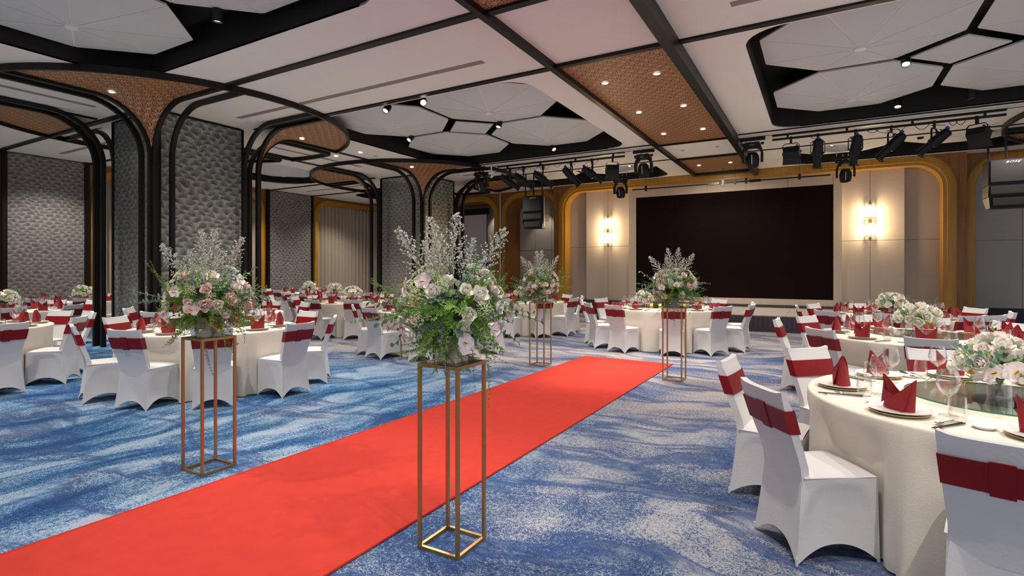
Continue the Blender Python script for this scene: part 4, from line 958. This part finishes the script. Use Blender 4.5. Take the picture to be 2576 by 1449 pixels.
def bouquet(x, y, z, label, seed, sc=1.0, pink=.5, big=True):
    r = random.Random(seed); t = thing('flower_arrangement', label, 'flower arrangement', (x, y, z), 0, 'flower arrangements on gold stands')
    MB().box(-.062, .062, -.062, .062, .001, .028).build('plinth', M['stone'], t)
    MB().lathe([(.055, .028), (.05, .045), (.028, .065), (.03, .08), (.06, .10), (.085, .13), (.092, .165), (.082, .165), (.07, .13), (0, .11)], 20).build('urn', M['stone'], t, smooth=True)
    c = Vector((0, 0, .27))
    MB().lathe([(.0, .11), (.095, .15), (.115, .21), (.13, .28), (.11, .35), (.05, .39), (0, .40)], 14).build('foliage_core', M['leaf_dark'], t)
    def put_(me, nm, p, d, s, roll=None): return link(nm, me, t, p, dirq(d, r.uniform(0, 6.28) if roll is None else roll), s)
    for k in range(40):
        d = sph(r, -.4, .9); put_(r.choice(EUC), 'eucalyptus_sprig', c+d*.09, d, sc*r.uniform(.55, .95))
    for k in range(3 if big else 2):      # long side sprigs
        for s in (-1, 1):
            d = Vector((s*RX+r.uniform(-.3, .3), s*RY+r.uniform(-.3, .3), r.uniform(-.1, .45))); put_(EUC[0], 'eucalyptus_sprig', c+d.normalized()*.16, d, sc*r.uniform(.8, 1.1))
    for k in range(46): d = sph(r, -.55, .85); put_(r.choice(GRN), 'leafy_sprig', c+d*.10, d, sc*r.uniform(.7, 1.1))
    for k in range(54):
        d = sph(r, -.8, .5); put_(r.choice(FERN), 'asparagus_fern', c+d*.12+Vector((0, 0, -.03)), d, sc*r.uniform(.7, 1.05))
    for k in range(13):                    # trailing fern
        a = r.uniform(0, 6.28); put_(FERN[0], 'asparagus_fern', Vector((cos(a)*.09, sin(a)*.09, .17)), (cos(a)*.5, sin(a)*.5, -1), sc*r.uniform(.6, .8))
    for k in range(26):
        a = r.uniform(0, 6.28); q = r.uniform(.05, .13); put_(r.choice(GRN+EUC), 'leafy_sprig', Vector((cos(a)*q, sin(a)*q, r.uniform(.13, .2))), (cos(a), sin(a), r.uniform(-.9, -.1)), sc*r.uniform(.5, .8))
    for k, (a, e) in enumerate(((-.75, .95), (-.28, 1.5), (.1, 1.9), (.62, 1.1), (.35, 1.3), (-.5, 1.2))):
        d = Vector((RX*a+r.uniform(-.15, .15), RY*a+r.uniform(-.15, .15), e)); put_(r.choice(PLU), 'silver_plume', c+d.normalized()*.13, d, sc*(1.12 if k < 4 else .8))
    pts = []
    def spot(lo, hi, rad, md):
        for _ in range(60):
            d = sph(r, lo, hi); p = c+d*rad
            if all((p-q).length > md for q in pts): pts.append(p); return p, d
        return p, d
    for k in range(20):
        p, d = spot(-.35, .75, .235*sc, .06); put_(ROSES[1 if r.random() < pink else 0], 'rose', p, d, sc*r.uniform(.85, 1.25))
    for k in range(17):
        p, d = spot(-.45, .6, .265*sc, .06); d2 = Vector((d.x, d.y, d.z*.4)); o = link('orchid', ORC, t, p, dirq(d2, r.uniform(-.4, .4)), sc*r.uniform(.95, 1.25)); link('lip', LIP, o)
    for k in range(16):
        p, d = spot(-.2, .9, .26*sc, .045); put_(LACE, 'lace_flower', p, d, sc*r.uniform(.8, 1.2))
    return t
def stand(x, y, label):
    t = thing('flower_stand', label, 'flower stand', (x, y, 0), 0, 'gold flower stands'); w, h = .125, .009
    for sx in (-1, 1):
        for sy in (-1, 1): MB().box(sx*w-h, sx*w+h, sy*w-h, sy*w+h, 0, 1.0).build('leg', M['gold'], t)
    for z, nm in ((.0, 'base_rail'), (.982, 'top_rail')):
        for s in (-1, 1):
            MB().box(-w+h, w-h, s*w-h, s*w+h, z, z+.018).build(nm, M['gold'], t); MB().box(s*w-h, s*w+h, -w+h, w-h, z, z+.018).build(nm, M['gold'], t)
    MB().box(-w, w, -w, w, .994, 1.0).build('top_plate', M['plate'], t)
ST = [(-1.755, 2.395, 'nearest gold frame flower stand, right of the red runner', 'large bouquet of white orchids, roses and silver plumes, nearest the camera', 11, .2),
      (-4.03, 2.39, 'gold frame flower stand on the left of the red runner', 'large bouquet with blush orchids and roses on the left stand', 22, .6),
      (-3.865, 7.63, 'farther gold frame flower stand left of the runner end', 'distant bouquet of pink orchids on the stand before the alcoves', 33, .9),
      (-1.745, 7.51, 'farther gold frame flower stand right of the runner end', 'distant bouquet of blush roses standing out against the dark screen', 44, .7)]
for x, y, a, b, sd, pk in ST: stand(x, y, a); bouquet(x, y, 1.0, b, sd, 1.1, pk)
def centrepiece(key, seed, sc=1.0, dx=0, dy=0, tall=.10):
    r = random.Random(seed); cx, cy, R = TB[key]; t = thing('table_centrepiece', 'white flowers in a glass vase on the '+TN[key], 'flower arrangement', (cx+dx, cy+dy, TH+.0315), 0, 'white table centrepieces')
    MB().lathe([(0, 0), (.055, 0), (.056, tall), (.053, tall), (.052, .012), (0, .012)], 20, caps=False).build('glass_vase', M['glass'], t, smooth=True)
    MB().cyl((0, 0, .013), (0, 0, tall*.6), .051, n=20).build('water', M['water'], t)
    for k in range(7): a = k*.9; MB().cyl((.02*cos(a), .02*sin(a), .015), (-.035*cos(a), -.035*sin(a), tall+.03), .0025, n=5).build('stem', M['stem'], t)
    c = Vector((0, 0, tall+.06)); MB().lathe([(0, tall-.01), (.045, tall), (.07, tall+.04), (.055, tall+.08), (0, tall+.10)], 12).build('foliage_core', M['leaf_dark'], t)
    for k in range(16): d = sph(r, -.2, .8); link('leafy_sprig', r.choice(GRN), t, c+d*.05, dirq(d, r.uniform(0, 6)), sc*r.uniform(.55, .8))
    for k in range(7): d = sph(r, 0, .7); link('eucalyptus_sprig', EUC[1], t, c+d*.05, dirq(d, r.uniform(0, 6)), sc*r.uniform(.55, .8))
    for k in range(5): d = sph(r, -.2, .4); link('asparagus_fern', FERN[2], t, c+d*.06, dirq(d, r.uniform(0, 6)), sc*.6)
    pts = []
    for k in range(26):
        for _ in range(50):
            d = sph(r, -.25, 1); p = c+Vector((d.x*.125, d.y*.125, d.z*.095))*sc
            if all((p-q).length > .042*sc for q in pts): break
        pts.append(p)
        if k % 5 == 3: o = link('orchid', ORC, t, p, dirq(d, r.uniform(-1, 1)), sc); link('lip', LIP, o)
        else: link('rose', ROSES[0], t, p, dirq(d, r.uniform(0, 6)), sc*r.uniform(.8, 1.2))
for i, k in enumerate(('T12', 'T13', 'T14', 'T4', 'T5', 'T8', 'T9', 'T10', 'T6', 'T17', 'T3', 'T2')): centrepiece(k, 100+i, 1.45 if k == 'T12' else 1.45 if k in ('T13', 'T14') else 1.45, dx=-.02, tall=.11)
# the broad table before the stage: low square vase of flowers with amber votives
centrepiece('T11', 200, 1.2, dx=-.35, dy=-.25)
for i, (dx, dy) in enumerate(((-.16, -.4), (-.02, -.28), (.28, -.38), (.42, -.1))):
    v = thing('votive_candle', '%s amber votive candle on the broad table before the stage' % ('leftmost', 'second', 'third', 'rightmost')[i], 'candle', (-2.75+dx, 11.0+dy, TH+.0315), 0, 'amber votive candles')
    MB().lathe([(0, 0), (.035, 0), (.045, .05), (.04, .09), (.036, .09), (.04, .05), (.03, .01), (0, .01)], 14, caps=False).build('cup', M['glass'], v, smooth=True); MB().cyl((0, 0, .012), (0, 0, .055), .028, n=12).build('candle', M['candle'], v)
print('objects', len(bpy.data.objects))
